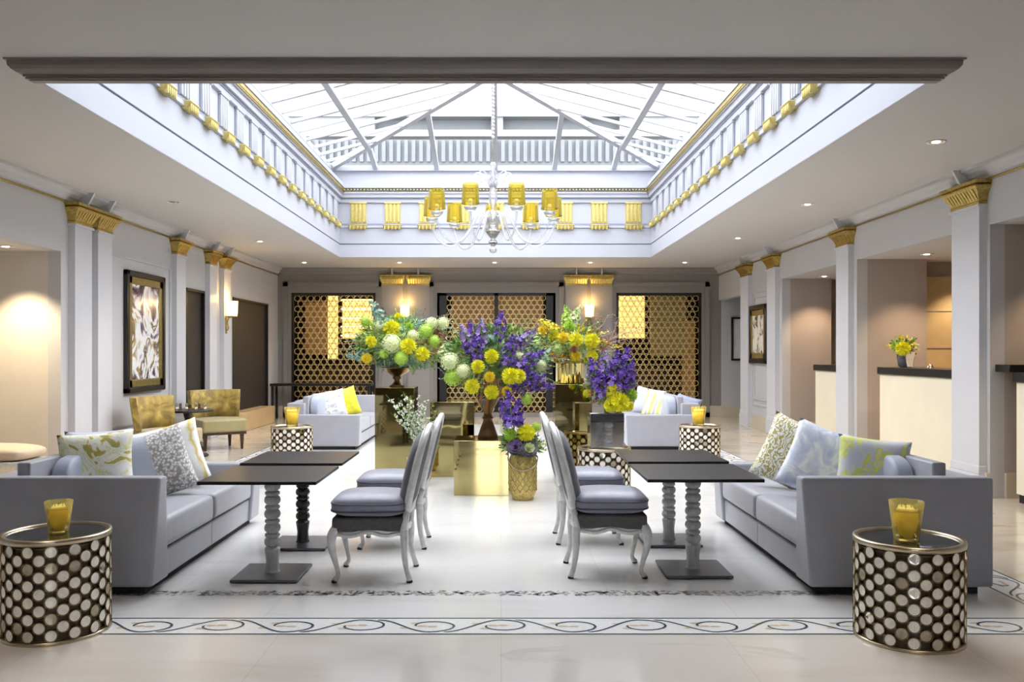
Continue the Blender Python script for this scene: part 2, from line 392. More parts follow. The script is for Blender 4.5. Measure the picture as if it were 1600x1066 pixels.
def dup(root, loc, label, rz=None, scale=None, group=None):
    def cp(o, par):
        c = o.copy(); COL.objects.link(c)
        if par: c.parent = par
        for ch in [x for x in kids if x.parent == o]: cp(ch, c)
        return c
    kids = list(bpy.data.objects)
    r = cp(root, None); r.location = loc; r['label'] = label
    if rz is not None: r.rotation_euler = (0,0,rz)
    if scale: r.scale = scale
    if group: r['group'] = group
    return r
B = bmesh.new

# ================================================================== THE ROOM
H = 3.2; XL, XR = -4.8, 4.68; YR = 18.3; YB = -5.0
OX0, OX1, OY0, OY1 = -3.07, 2.85, 5.36, 16.2       # ceiling opening
# floor : cream foreground, white field, tan margins
bm = B()
def slab(x0, x1, y0, y1, mi): box(bm, x0, x1, y0, y1, -.1, 0, mi)
slab(-3.42, 3.16, 4.213, 16.4, 0)
slab(-8, 9, YB, 4.213, 1); slab(-8, -3.42, 4.213, 21, 2); slab(3.16, 9, 4.213, 21, 2); slab(-3.42, 3.16, 16.4, 21, 2)
struct('floor', bm, ['marble', 'cream', 'tan'])
# inlaid mosaic border
bm = B(); zt = .0015
def flat(x0, x1, y0, y1, mi, z=zt):
    f = bm.faces.new([bm.verts.new(p) for p in ((x0,y0,z),(x1,y0,z),(x1,y1,z),(x0,y1,z))]); f.material_index = mi
X0, X1, Y0, Y1 = -3.42, 3.16, 4.213, 16.4; W = .263
flat(X0, X1, Y0, Y0+W, 3, .0008); flat(X0, X1, Y1-W, Y1, 3, .0008); flat(X0, X0+W, Y0+W, Y1-W, 3, .0008); flat(X1-W, X1, Y0+W, Y1-W, 3, .0008)
for i in (0, W-.014):
    flat(X0+i, X1-i, Y0+i, Y0+i+.014, 0); flat(X0+i, X1-i, Y1-i-.014, Y1-i, 0)
    flat(X0+i, X0+i+.014, Y0+i+.014, Y1-i-.014, 0); flat(X1-i-.014, X1-i, Y0+i+.014, Y1-i-.014, 0)
def ribbon(pts, w, mi, z=.0022):
    L = []; n = len(pts)
    for i in range(n):
        t = (Vector(pts[min(i+1,n-1)])-Vector(pts[max(i-1,0)])); t.normalize(); s = Vector((-t.y, t.x))*w*.5*(1 if 0 < i < n-1 else .4)
        p = Vector(pts[i]); L.append((bm.verts.new((p.x+s.x, p.y+s.y, z)), bm.verts.new((p.x-s.x, p.y-s.y, z))))
    for a, b in zip(L, L[1:]):
        bm.faces.new((a[0], b[0], b[1], a[1])).material_index = mi
def scroll(o, ux, uy, s, flip):
    "one rinceau unit of length s starting at o running along ux, across uy"
    f = -1 if flip else 1; h = W*.36
    def P(a, b): return (o[0]+ux[0]*a+uy[0]*b*f, o[1]+ux[1]*a+uy[1]*b*f)
    pts = []
    for i in range(15):
        t = i/14; pts.append(P(-s*.12+s*.75*t, -h*math.cos(math.pi*t)))
    for i in range(1, 17):                       # curl back into a spiral
        a = math.pi/2 - i/16*math.pi*1.55; r = h*(1-.030*i)
        pts.append(P(s*.63+math.cos(a)*r*1.5, math.sin(a)*r))
    ribbon(pts, .013, 0)
    for q in ((.30, .35), (.42, -.45), (.66, .1), (.52, .05)):
        c = P(s*q[0], h*q[1])
        vs = [bm.verts.new((c[0]+.03*math.cos(k*math.pi/3)*ux[0]+.014*math.sin(k*math.pi/3)*uy[0], c[1]+.03*math.cos(k*math.pi/3)*ux[1]+.014*math.sin(k*math.pi/3)*uy[1], .0018)) for k in range(6)]
        bm.faces.new(vs).material_index = 2
for y in (Y0+W/2, Y1-W/2):
    x = X0+.3; k = 0
    while x < X1-.5: scroll((x, y), (1,0), (0,1), .38, k%2); x += .36; k += 1
for xx in (X0+W/2, X1-W/2):
    y = Y0+.35; k = 0
    while y < Y1-.5: scroll((xx, y), (0,1), (-1,0), .38, k%2); y += .36; k += 1
# narrow grey mosaic line
rr = random.Random(3)
def speck(xa, xb, ya, yb, n):
    for i in range(n):
        x, y = rr.uniform(xa, xb), rr.uniform(ya, yb); a = rr.uniform(0, 3.14); s = rr.uniform(.008, .016)
        vs = [bm.verts.new((x+math.cos(a+k*1.571)*s*(1.4 if k%2 else .8), y+math.sin(a+k*1.571)*s*(1.4 if k%2 else .8), .0012)) for k in range(4)]
        bm.faces.new(vs).material_index = 1
speck(-2.55, 2.3, 4.89, 4.98, 1000); speck(-2.55, -2.45, 4.99, 15.3, 900); speck(2.2, 2.3, 4.99, 15.3, 900); speck(-2.45, 2.2, 15.2, 15.3, 500)
o = struct('trim_1', bm, ['inlay', 'inlayg', 'inlayo', 'inlayw'], label='scrolling mosaic border inlaid in the marble floor')

# ceiling slab with the opening
bm = B()
for a in ((-8, OX0, YB, 21), (OX1, 9, YB, 21), (OX0, OX1, YB, OY0), (OX0, OX1, OY1, 21)):
    box(bm, *a, H, H+.12)
struct('ceiling', bm, 'ceil')

def ring(bm, inset, z0, z1, th, mi=0):
    x0, x1, y0, y1 = OX0+inset, OX1-inset, OY0+inset, OY1-inset
    box(bm, x0-th, x0, y0-th, y1+th, z0, z1, mi); box(bm, x1, x1+th, y0-th, y1+th, z0, z1, mi)
    box(bm, x0, x1, y0-th, y0, z0, z1, mi); box(bm, x0, x1, y1, y1+th, z0, z1, mi)
bm = B()
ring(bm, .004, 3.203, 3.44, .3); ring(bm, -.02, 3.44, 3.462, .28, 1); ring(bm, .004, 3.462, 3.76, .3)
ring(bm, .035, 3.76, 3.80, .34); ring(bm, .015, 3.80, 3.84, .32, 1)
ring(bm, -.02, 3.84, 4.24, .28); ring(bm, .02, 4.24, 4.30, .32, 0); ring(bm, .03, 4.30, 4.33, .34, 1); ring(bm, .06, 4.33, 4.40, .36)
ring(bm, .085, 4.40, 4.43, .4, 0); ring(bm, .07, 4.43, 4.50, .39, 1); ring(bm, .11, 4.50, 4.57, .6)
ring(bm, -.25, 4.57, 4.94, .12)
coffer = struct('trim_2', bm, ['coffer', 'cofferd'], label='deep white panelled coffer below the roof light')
def tri_bm(axis_far):
    bm = B()
    return bm
# gold bead moulding
bm = B()
i_ = .075
x0, x1, y0, y1 = OX0+i_, OX1-i_, OY0+i_, OY1-i_
n = 92
for k in range(n):
    x = x0+(x1-x0)*(k+.5)/n
    for f_ in range(1):
        lathe(bm, [(.004,-.024),(.02,-.012),(.022,0),(.02,.012),(.004,.024)], 6, (x, y1-.018, 4.465))
for (xa, xb, ya, yb) in ((x0, x0+.028, y0, y1), (x1-.028, x1, y0, y1)):
    box(bm, xa, xb, ya, yb, 4.44, 4.485)
    box(bm, xa, xb+.0, ya, yb, 4.415, 4.428)
obj('bead_moulding', bm, 'gold', coffer)
# triglyph panels with gilded drops
def triglyph(parent, p, rz, w, gilt):
    w0 = w
    bm = B()
    for k in range(4):
        xx = -w/2+w*(k+.5)/4
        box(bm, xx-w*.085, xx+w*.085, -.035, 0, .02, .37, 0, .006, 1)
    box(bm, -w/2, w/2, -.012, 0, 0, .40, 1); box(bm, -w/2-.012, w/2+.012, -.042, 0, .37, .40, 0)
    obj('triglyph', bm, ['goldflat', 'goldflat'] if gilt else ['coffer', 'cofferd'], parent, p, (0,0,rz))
    if not gilt: w = w0*.72
    bm = B()
    hexa(bm, [(-w/2-.01,-.085,-.115),(w/2+.01,-.085,-.115),(w/2+.01,-.02,-.115),(-w/2-.01,-.02,-.115),(-w/2-.03,-.125,-.035),(w/2+.03,-.125,-.035),(w/2+.03,-.02,-.035),(-w/2-.03,-.02,-.035)], 0, .012, 2)
    for k in range(5): box(bm, -w/2+.01+k*(w-.02)/4-.012, -w/2+.01+k*(w-.02)/4+.012, -.118, -.08, -.135, -.06, 0, .005, 1)
    obj('gilded_drop', bm, 'goldflat', parent, p, (0,0,rz))
for k in range(18):
    y = 6.0+.575*k - .025
    if y > 15.95: break
    triglyph(coffer, (OX0-.02, y, 3.85), R(90), .28, False)
    triglyph(coffer, (OX1+.02, y, 3.85), R(-90), .28, False)
for k in range(9):
    triglyph(coffer, (-.10+(k-4)*.655, OY1+.02, 3.85), 0, .30, True)

# moulding at the near edge of the opening, shade put into its colour
bm = B()
prof = [(0,3.2),(0,3.190),(.014,3.190),(.014,3.178),(.016,3.160),(.030,3.142),(.052,3.128),(.078,3.122),(.078,3.110),(.092,3.112),(.092,3.104),(.088,3.104),(.088,3.098),(.105,3.098),(.105,3.090)]
L = []
for ins, z in prof:
    L.append([bm.verts.new(p) for p in ((-3.045+ins, 5.36, z), (-3.045+ins, 5.2+ins, z), (2.845-ins, 5.2+ins, z), (2.845-ins, 5.36, z))])
for a, b in zip(L, L[1:]):
    for k in range(3): bm.faces.new((a[k], a[k+1], b[k+1], b[k]))
bm.faces.new(L[-1]); 
bm.faces.new([r[0] for r in L]+[r[3] for r in L][::-1])
struct('trim_3', bm, 'pelmet', label='moulding along the near edge of the ceiling opening, coloured dark as in shade')

# ---- roof light
EX0, EX1, EY0, EY1, EZ = OX0-.25, OX1+.25, OY0-.25, OY1+.25, 4.94
RXc = (EX0+EX1)/2; RZ = 5.76; RY0, RY1 = EY0+3.2, EY1-3.2
bm = B()
A = [bm.verts.new(p) for p in ((EX0,EY0,EZ),(EX1,EY0,EZ),(EX1,EY1,EZ),(EX0,EY1,EZ),(RXc,RY0,RZ),(RXc,RY1,RZ))]
for q in ((0,1,4),(1,2,5,4),(2,3,5),(3,0,4,5)): bm.faces.new([A[i] for i in q])
win = struct('window_1', bm, 'pane', label='hipped glass roof light over the lobby')
bm = B()
E = [Vector(v) for v in ((EX0,EY0,EZ),(EX1,EY0,EZ),(EX1,EY1,EZ),(EX0,EY1,EZ),(RXc,RY0,RZ),(RXc,RY1,RZ))]
for a, b, w in ((0,4,.1),(1,4,.1),(2,5,.1),(3,5,.1),(4,5,.12)): bar(bm, E[a], E[b], w, .1)
for a, b in ((0,1),(1,2),(2,3),(3,0)): bar(bm, E[a], E[b], .14, .1)
def side_pt(sgn, y):
    "upper end of a rafter on a side slope"
    t = min(1, max(0, (y-EY0)/(RY0-EY0))) if y < RY0 else (min(1, max(0, (EY1-y)/(EY1-RY1))) if y > RY1 else 1)
    ex = EX0 if sgn < 0 else EX1
    return Vector((ex+(RXc-ex)*t, y, EZ+(RZ-EZ)*t)), Vector((ex, y, EZ))
y = EY0+.5; k = 0
while y < EY1-.25:
    for s in (-1, 1):
        top, bot = side_pt(s, y)
        bar(bm, bot, top, .03 if k%2 else .055, .05)
    y += .54; k += 1
for x in (-2.42, -1.24, RXc, 1.03, 2.17):
    t = 1-abs(x-RXc)/(EX1-RXc); zt2 = EZ+(RZ-EZ)*t
    bar(bm, (x, EY1, EZ), (x, EY1-3.2*t, zt2), .085, .09)
    bar(bm, (x, EY0, EZ), (x, EY0+3.2*t, zt2), .085, .09)
for s in (-1, 1):
    ex = EX0 if s < 0 else EX1; xx = ex+(RXc-ex)*.28; zz = EZ+(RZ-EZ)*.28
    bar(bm, (xx, EY0+3.2*.28, zz-.06), (xx, EY1-3.2*.28, zz-.06), .10, .06)
obj('window_frame', bm, 'frame_w', win)

# ---- neighbouring building seen through the glass
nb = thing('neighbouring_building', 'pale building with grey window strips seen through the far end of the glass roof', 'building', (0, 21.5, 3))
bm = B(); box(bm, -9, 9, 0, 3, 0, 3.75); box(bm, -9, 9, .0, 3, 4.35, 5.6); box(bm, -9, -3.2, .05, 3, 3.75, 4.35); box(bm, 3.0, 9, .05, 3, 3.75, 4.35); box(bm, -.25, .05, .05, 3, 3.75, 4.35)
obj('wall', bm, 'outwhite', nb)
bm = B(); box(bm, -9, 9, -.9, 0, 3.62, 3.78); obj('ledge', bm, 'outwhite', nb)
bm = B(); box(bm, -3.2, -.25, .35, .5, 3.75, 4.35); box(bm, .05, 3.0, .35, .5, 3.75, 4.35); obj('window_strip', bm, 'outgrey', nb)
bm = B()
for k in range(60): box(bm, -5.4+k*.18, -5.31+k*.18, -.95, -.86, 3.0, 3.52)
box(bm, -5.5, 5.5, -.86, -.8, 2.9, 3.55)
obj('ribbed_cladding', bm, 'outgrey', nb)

# ---- walls
bm = B(); t = .14
def wl(y0, y1, z0=0, z1=H): box(bm, XL-t, XL, y0, y1, z0, z1)
wl(YB, 5.5); wl(5.5, 9.28, 2.5); wl(9.28, 12.95); wl(12.95, 13.76, 2.38); wl(13.76, 15.2); wl(15.2, 17.5, 2.38); wl(17.5, YR)
struct('wall_left', bm, 'wall')
bm = B(); box(bm, -7, XL-t, 9.28, 9.42, 0, 2.5); box(bm, -7.1, -7, 5.4, 9.4, 0, 2.5); box(bm, -7, XL-t, 5.36, 5.5, 0, 2.5); box(bm, -7.1, XL-t, 5.36, 9.42, 2.5, 2.6)
struct('wall_alcove', bm, 'alcove', label='warmly lit cream alcove wall left')
for i, (a, b) in enumerate(((12.95, 13.76), (15.2, 17.5))):
    bm = B(); box(bm, XL-t-.06, XL-t+.10, a, b, 0, 2.38); d_ = struct('door_%d'%(i+1), bm, 'darkdoor', label='tall dark brown door in the left wall')
    bm = B(); 
    for (ya, yb) in ((a, a+.035), (b-.035, b)): box(bm, XL-.05, XL+.015, ya, yb, 0, 2.38)
    box(bm, XL-.05, XL+.015, a, b, 2.345, 2.38); obj('door_frame', bm, 'black', d_)
bm = B()
def wr(y0, y1, z0=0, z1=H): box(bm, XR, XR+t, y0, y1, z0, z1)
wr(YB, 5.8); wr(5.8, 8.15, 2.62); wr(8.15, 8.75); wr(8.75, 11.2, 2.62); wr(11.2, 11.75); wr(11.75, 14.18, 2.62); wr(14.18, 16.45); wr(16.45, YR, 2.51)
struct('wall_right', bm, 'wall')
bm = B()
box(bm, XR+t, 7.2, 8.15, 8.75, 0, 2.62); box(bm, XR+t, 5.6, 11.2, 11.75, 0, 2.62); box(bm, 5.6, 7.2, 11.6, 11.75, 0, 2.62); box(bm, XR+t, 5.5, 14.18, 14.8, 0, 2.62); box(bm, 5.5, 7.2, 14.5, 14.8, 0, 2.62)
box(bm, 7.2, 7.3, 5.6, 14.8, 0, 2.62); box(bm, XR+t, 7.2, 5.66, 5.8, 0, 2.62)
struct('wall_bays', bm, 'bay', label='taupe walls inside the reception bays')
bm = B(); box(bm, XR+t, 7.3, 5.66, 14.8, 2.62, 2.72); struct('ceiling_bays', bm, 'ceil', label='lowered ceiling of the reception bays')
bm = B(); box(bm, XR+t, 7.3, 14.8, 14.94, 0, H); box(bm, 7.2, 7.3, 14.94, YR, 0, H); struct('wall_passage', bm, 'wall', label='passage walls behind the right wall')
bm = B(); box(bm, 5.62, 7.0, 11.54, 11.6, .1, 2.42); tp = tag(obj('wall_cabinet', bm, 'tanpanel'), 'tan panelled cabinet wall lit at the back of the middle reception bay', 'cabinet')
bm = B()
for z in (.75, 1.45, 1.95): box(bm, 5.62, 7.0, 11.532, 11.545, z, z+.015)
obj('panel_joint', bm, 'bay', tp)
# rear wall with three openings
bm = B()
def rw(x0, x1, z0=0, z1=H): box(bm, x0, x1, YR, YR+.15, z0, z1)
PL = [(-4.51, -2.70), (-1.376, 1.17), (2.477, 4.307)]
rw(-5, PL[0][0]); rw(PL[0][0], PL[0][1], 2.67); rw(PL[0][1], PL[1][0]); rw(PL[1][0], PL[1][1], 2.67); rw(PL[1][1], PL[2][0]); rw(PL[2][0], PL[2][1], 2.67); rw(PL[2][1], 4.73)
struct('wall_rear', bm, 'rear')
bm = B(); box(bm, 4.73, 7.3, YR, YR+.15, 0, H); struct('wall_passage_end', bm, 'wall', label='pale end wall of the far right passage')
bm = B(); box(bm, -8, 9, 20.9, 21.0, 0, H); box(bm, -5.2, -5, YR, 21, 0, H); box(bm, 7.3, 7.4, YR, 21, 0, H)
struct('wall_bar', bm, 'black', label='dark bar room wall behind the gold screens')
# unseen wall behind the camera, with a window added for fill light
bm = B(); box(bm, -8, 9, YB-.2, YB, 2.9, H); box(bm, -8, 9, YB-.2, YB, 0, .25)
for (a, b) in ((-8, -.7), (.7, 9)): box(bm, a, b, YB-.2, YB, .25, 2.9)
struct('wall_front', bm, 'bay', label='unseen wall behind the camera with one added fill window')
for i, (a, b) in enumerate(((-.7, .7),)):
    bm = B(); box(bm, a, b, YB-.11, YB-.1, .25, 2.9); w_ = struct('window_%d'%(i+2), bm, 'pane', label='tall window added behind the camera for fill light')
    bm = B()
    for x in (a, (a+b)/2-.03, b-.06): box(bm, x, x+.06, YB-.15, YB-.05, .25, 2.9)
    for z in (.25, 2.1, 2.84): box(bm, a, b, YB-.15, YB-.05, z, z+.06)
    obj('window_frame', bm, 'frame_w', w_)
# cornices
def cove(name, p0, p1, nrm, mats, label):
    bm = B(); pr = [(0, 3.07), (.02, 3.07), (.025, 3.09), (.05, 3.11), (.06, 3.14), (.10, 3.165), (.13, 3.17), (.13, 3.2), (0, 3.2)]
    a = [bm.verts.new((p0[0]+nrm[0]*d, p0[1]+nrm[1]*d, z)) for d, z in pr]; b = [bm.verts.new((p1[0]+nrm[0]*d, p1[1]+nrm[1]*d, z)) for d, z in pr]
    for k in range(len(pr)-1): bm.faces.new((a[k], a[k+1], b[k+1], b[k]))
    o = struct(name, bm, mats, label=label); return o
c1 = cove('trim_4', (XL, YB), (XL, YR), (1, 0), 'wall', 'painted cornice along the left wall')
bm = B(); tube(bm, [(XL+.022, YB, 3.055), (XL+.022, YR, 3.055)], .013, 8); obj('gilt_fillet', bm, 'gold', c1)
c2 = cove('trim_5', (XR, YB), (XR, YR), (-1, 0), 'wall', 'painted cornice along the right wall')
bm = B(); tube(bm, [(XR-.022, YB, 3.055), (XR-.022, YR, 3.055)], .013, 8); obj('gilt_fillet', bm, 'gold', c2)
cove('trim_6', (XL, YR), (XR, YR), (0, -1), 'rear', 'painted cornice along the rear wall')
# skirtings
bm = B()
for a, b in ((9.28, 12.95), (13.76, 15.2), (17.5, YR)): box(bm, XL, XL+.03, a, b, 0, .24)
struct('baseboard_left', bm, 'skirt')
bm = B()
for a, b in ((8.15, 8.75), (11.2, 11.75), (14.18, 16.45)): box(bm, XR-.03, XR, a, b, 0, .24)
box(bm, XR+t, 7.2, 8.12, 8.15, 0, .24); box(bm, XR+t, 5.6, 11.17, 11.2, 0, .24); box(bm, XR+t, 5.5, 14.15, 14.18, 0, .24); box(bm, XR, 7.2, YR-.03, YR, 0, .24)
struct('baseboard_right', bm, 'skirt')
bm = B()
for a, b in ((-4.8, PL[0][0]), (PL[0][1], PL[1][0]), (PL[1][1], PL[2][0]), (PL[2][1], XR)): box(bm, a, b, YR-.03, YR, 0, .24)
struct('baseboard_rear', bm, 'skirt')
bm = B(); box(bm, XL+.001, -4.5, 14.92, 16.9, 0, .33, 0, .01); tag(obj('marble_plinth', bm, 'orange'), 'low honey marble plinth below the dark door at the end of the left wall', 'plinth')
# wall panel mouldings
def frame_strip(bm, axis, c, a0, a1, z0, z1, w=.03, th=.02):
    for (p, q, r, s) in ((a0, a1, z1-w, z1), (a0, a1, z0, z0+w), (a0, a0+w, z0, z1), (a1-w, a1, z0, z1)):
        if axis == 'x': box(bm, c, c+th, p, q, r, s)
        else: box(bm, p, q, c, c+th, r, s)
bm = B(); frame_strip(bm, 'x', XL, 10.42, 12.32, .45, 2.62); struct('trim_7', bm, 'wall', label='thin panel moulding around the large left picture')
bm = B(); frame_strip(bm, 'x', XR-.02, 14.85, 15.8, .42, 2.5, .03); frame_strip(bm, 'x', XR-.015, 14.95, 15.7, .52, 2.4, .02, .015); struct('trim_8', bm, 'wall', label='thin panel moulding around the small right picture')
bm = B()
for a, b in PL: frame_strip(bm, 'y', YR-.04, a-.17, b+.17, 0, 2.9, .10, .04)
struct('trim_9', bm, 'rear', label='painted architraves around the three gold screens')

# ---- pilasters
def pilaster(loc, rz, w, label, th=.075, pm='pil', fl=1.0):
    t_ = thing('pilaster', label, 'pilaster', loc, rz)
    # local: front faces -y, back at y=0
    bm = B(); box(bm, -w/2, w/2, -th, 0, .3, 2.80, 0)
    obj('shaft', bm, [pm], t_)
    bm = B(); box(bm, -w/2-.02, w/2+.02, -th-.02, 0, 0, .22, 0, .004, 1); box(bm, -w/2-.01, w/2+.01, -th-.01, 0, .22, .30, 0, .006, 1)
    obj('plinth', bm, [pm], t_)
    bm = B()
    lv = [(.0, 2.80, 1), (.02, 2.80, 1), (.02, 2.825, 1), (.005, 2.83, 0), (.012, 2.85, 0), (.0, 2.86, 0), (.02, 2.90, 0), (.045, 2.95, 0), (.075, 2.985, 0), (.08, 3.0, 0), (.06, 3.01, 0), (.085, 3.02, 0), (.085, 3.05, 0)]
    prev = None
    for d, z, mi in lv:
        d *= fl
        r_ = [bm.verts.new(p) for p in ((-w/2-d, 0, z), (-w/2-d, -th-d, z), (w/2+d, -th-d, z), (w/2+d, 0, z))]
        if prev:
            for k in range(3): bm.faces.new((prev[k], prev[k+1], r_[k+1], r_[k])).material_index = mi
        prev = r_
    bm.faces.new(prev)
    nn = max(5, int(w/.05))
    for k in range(nn):                            # acanthus leaves round the bell
        x = -w/2+(k+.5)*w/nn
        hexa(bm, [(x-.014,-th-.004,2.865),(x+.014,-th-.004,2.865),(x+.014,-th+.01,2.865),(x-.014,-th+.01,2.865),(x-.02,-th-.07,2.965),(x+.02,-th-.07,2.965),(x+.02,-th-.03,2.975),(x-.02,-th-.03,2.975)])
    obj('capital', bm, ['gold', pm], t_)
    bm = B(); hexa(bm, [(-.02,-th-.05,3.05),(.02,-th-.05,3.05),(.02,-.02,3.05),(-.02,-.02,3.05),(-.015,-th-.13,3.2),(.015,-th-.13,3.2),(.015,-.05,3.2),(-.015,-.05,3.2)])
    obj('bracket', bm, [pm], t_)
    return t_
lp = [(9.635, .39, 'left wall pilaster with gilt capital at the edge of the lit alcove'), (10.16, .36, 'left wall pilaster just behind the alcove pilaster, before the big picture'), (12.58, .36, 'left wall pilaster standing right after the big framed picture'),
      (13.98, .34, 'left wall pilaster just before the wall lamp, past the narrow dark door'), (14.7, .36, 'left wall pilaster carrying the lit wall lamp')]
for y, w, lb in lp: pilaster((XL, y, 0), R(90), w, lb)
rp = [(8.45, .5, 'nearest and widest right wall pilaster with gilt capital'), (11.5, .41, 'right wall pilaster between the middle and far reception bays'), (14.53, .45, 'right wall pilaster on the near side of the small framed picture'), (16.13, .5, 'farthest right wall pilaster beside the passage')]
for y, w, lb in rp: pilaster((XR, y, 0), R(-90), w, lb)
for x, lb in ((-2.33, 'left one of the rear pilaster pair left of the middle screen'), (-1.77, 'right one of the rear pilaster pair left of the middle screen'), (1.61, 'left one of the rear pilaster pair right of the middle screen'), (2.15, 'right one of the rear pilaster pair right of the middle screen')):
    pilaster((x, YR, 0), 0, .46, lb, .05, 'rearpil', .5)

# ---- gold lattice screens
def screen(x0, x1, z0, z1, label, pitch=.132, split=False):
    root = thing('lattice_screen', label, 'screen', ((x0+x1)/2, YR+.05, 0)); cx = (x0+x1)/2; w = x1-x0
    bm = B()
    box(bm, -w/2, -w/2+.05, -.05, .03, z0, z1); box(bm, w/2-.05, w/2, -.05, .03, z0, z1); box(bm, -w/2, w/2, -.05, .03, z1-.06, z1)
    box(bm, -w/2, w/2, -.05, .03, z0, z0+.1)
    if split: box(bm, -.04, .04, -.05, .03, z0, z1); box(bm, -w/2, -w/2+.2, -.05, .03, z0, z1); box(bm, w/2-.2, w/2, -.05, .03, z0, z1)
    obj('frame', bm, 'black', root)
    e_ = .2 if split else .05
    for a0, a1 in ([(-w/2+e_, -.04), (.04, w/2-e_)] if split else [(-w/2+e_, w/2-e_)]):
        bm = B(); vs_ = pitch*.866; ny = int((z1-z0-.16)/vs_); nx = int((a1-a0)/pitch)
        sx = (a1-a0)/nx; r0 = sx*.385
        for j in range(ny):
            z = z1-.06-vs_*(j+.5)
            for i in range(nx):
                x = a0+sx*(i+.5+(.5 if j%2 else 0))
                if x > a1-r0*.6: continue
                seg = 12; R0 = []
                for k in range(seg):
                    a = 2*math.pi*k/seg; c_, s_ = math.cos(a), math.sin(a)
                    R0.append([bm.verts.new((x+rr_*c_, yy, z+rr_*s_)) for rr_, yy in ((r0, -.02), (r0*1.24, -.02), (r0*1.24, 0), (r0, 0))])
                for k in range(seg):
                    A_, B_ = R0[k], R0[(k+1)%seg]
                    for m_ in range(4): bm.faces.new((A_[m_], B_[m_], B_[(m_+1)%4], A_[(m_+1)%4]))
                box(bm, x+r0*1.15, x+sx-r0*1.15, -.017, -.003, z-.006, z+.006)
        obj('lattice', bm, 'lattice', root)
    return root
s1 = screen(PL[0][0], PL[0][1], 0, 2.67, 'gold ring lattice screen at the left end of the rear wall')
s2 = screen(PL[1][0], PL[1][1], 0, 2.67, 'middle gold ring lattice double screen behind the flowers', .115, True)
s3 = screen(PL[2][0], PL[2][1], 0, 2.67, 'gold ring lattice screen at the right end of the rear wall')
# lit displays in the bar behind
def panel(name, x0, x1, y, z0, z1, m, label, cat='panel'):
    bm = B(); box(bm, x0, x1, y, y+.05, z0, z1); return tag(obj(name, bm, m), label, cat)
panel('lit_panel', -4.35, -3.85, 18.9, 1.35, 2.5, 'litdim', 'dim amber lit panel behind the left gold screen, at its left side')
panel('lit_panel', -3.84, -3.62, 18.85, 1.25, 2.66, 'litgold', 'narrow gold lit column behind the left gold screen', )
panel('bronze_panel', 3.22, 4.0, 18.40, 1.30, 2.62, 'bronzeglass', 'bronze tinted panel hanging behind the right gold screen')
panel('lit_panel', 2.5, 3.18, 18.85, 1.7, 2.66, 'litgold', 'bright gold lit panel behind the left side of the right gold screen')
panel('lit_panel', 4.02, 4.3, 18.85, .3, 2.1, 'litdim', 'dim amber lit strip behind the right edge of the right gold screen')
panel('lit_panel', -1.1, .95, 19.1, 1.2, 2.66, 'litdim', 'amber lit panel behind the middle gold screen')
bl = B(); lathe(bl, [(.045,0),(.045,.008),(.04,.01),(.038,.02),(.022,.042),(.006,.05),(.008,.058),(.001,.06)], 16); tag(obj('reception_bell', bl, 'brass', None, (5.02, 9.97, 1.2102)), 'small brass bell on the middle reception desk', 'bell')
sh = thing('bar_shelving', 'back-lit bar shelving glowing behind the left gold screen', 'shelf', (-3.05, 19.2, 0))
bm = B(); box(bm, -.55, .45, .1, .14, 1.7, 2.6); obj('back_panel', bm, 'litgold', sh)
for z in (1.75, 1.95, 2.15, 2.35, 2.55):
    bm = B(); box(bm, -.55, .45, -.1, .1, z, z+.03); obj('shelf', bm, 'litwarm', sh)
bm = B(); box(bm, -4.4, 4.2, 19.4, 19.9, 0, 1.05); tag(obj('bar_counter', bm, 'wood'), 'long dark bar counter behind the gold screens', 'counter')
# console in front of left screen
ct = thing('console_table', 'long thin black console table in front of the left gold screen', 'table', (-3.75, 17.85, 0))
bm = B(); box(bm, -1.05, 1.05, -.2, .2, .69, .74, 0, .004, 1); obj('tabletop', bm, 'black', ct)
for x in (-1.0, 1.0):
    for y in (-.16, .16):
        bm = B(); box(bm, x-.02, x+.02, y-.02, y+.02, 0, .69); obj('leg', bm, 'black', ct)

# ---- wall lamps
def sconce(loc, rz, label):
    s = thing('wall_lamp', label, 'lamp', loc, rz)          # local: wall at y=0, faces -y
    bm = B(); tube(bm, spline([(0,-.01,-.32),(0,-.05,-.26),(0,-.03,-.16),(0,-.07,-.06)], 5), .012, 8); lathe(bm, [(.004,-.36),(.018,-.34),(.02,-.32),(.008,-.30)], 10, (0,-.012,0)); box(bm, -.03, .03, -.015, 0, -.3, -.05, 0, .004, 1); lathe(bm, [(.01,-.09),(.05,-.075),(.055,-.06),(.02,-.055)], 16, (0,-.08,0))
    obj('bracket', bm, 'gold', s)
    bm = B(); lathe(bm, [(.085,-.06),(.09,.0),(.10,.2)], 24, (0,-.11,0), cap=False)
    obj('lamp_shade', bm, 'sconce', s)
    bm = B(); lathe(bm, [(.088,-.07),(.09,-.07),(.09,-.055),(.088,-.055)], 24, (0,-.11,0)); obj('shade_rim', bm, 'gold', s)
    li = bpy.data.lights.new('lamp_glow', 'POINT'); li.energy = 2.2; li.color = (1, .66, .25); li.shadow_soft_size = .04
    lo = bpy.data.objects.new('lamp_glow', li); COL.objects.link(lo); lo.parent = s; lo.location = (0,-.11,.24)
    return s
sconce((XL+.075, 14.6, 2.07), R(90), 'lit gold wall lamp on the left wall pilaster')
sconce((-2.05, YR-.075, 2.2), 0, 'lit wall lamp on the rear pilasters behind the left bouquet')
sconce((1.88, YR-.075, 2.2), 0, 'lit wall lamp on the rear pilasters behind the right bouquet')

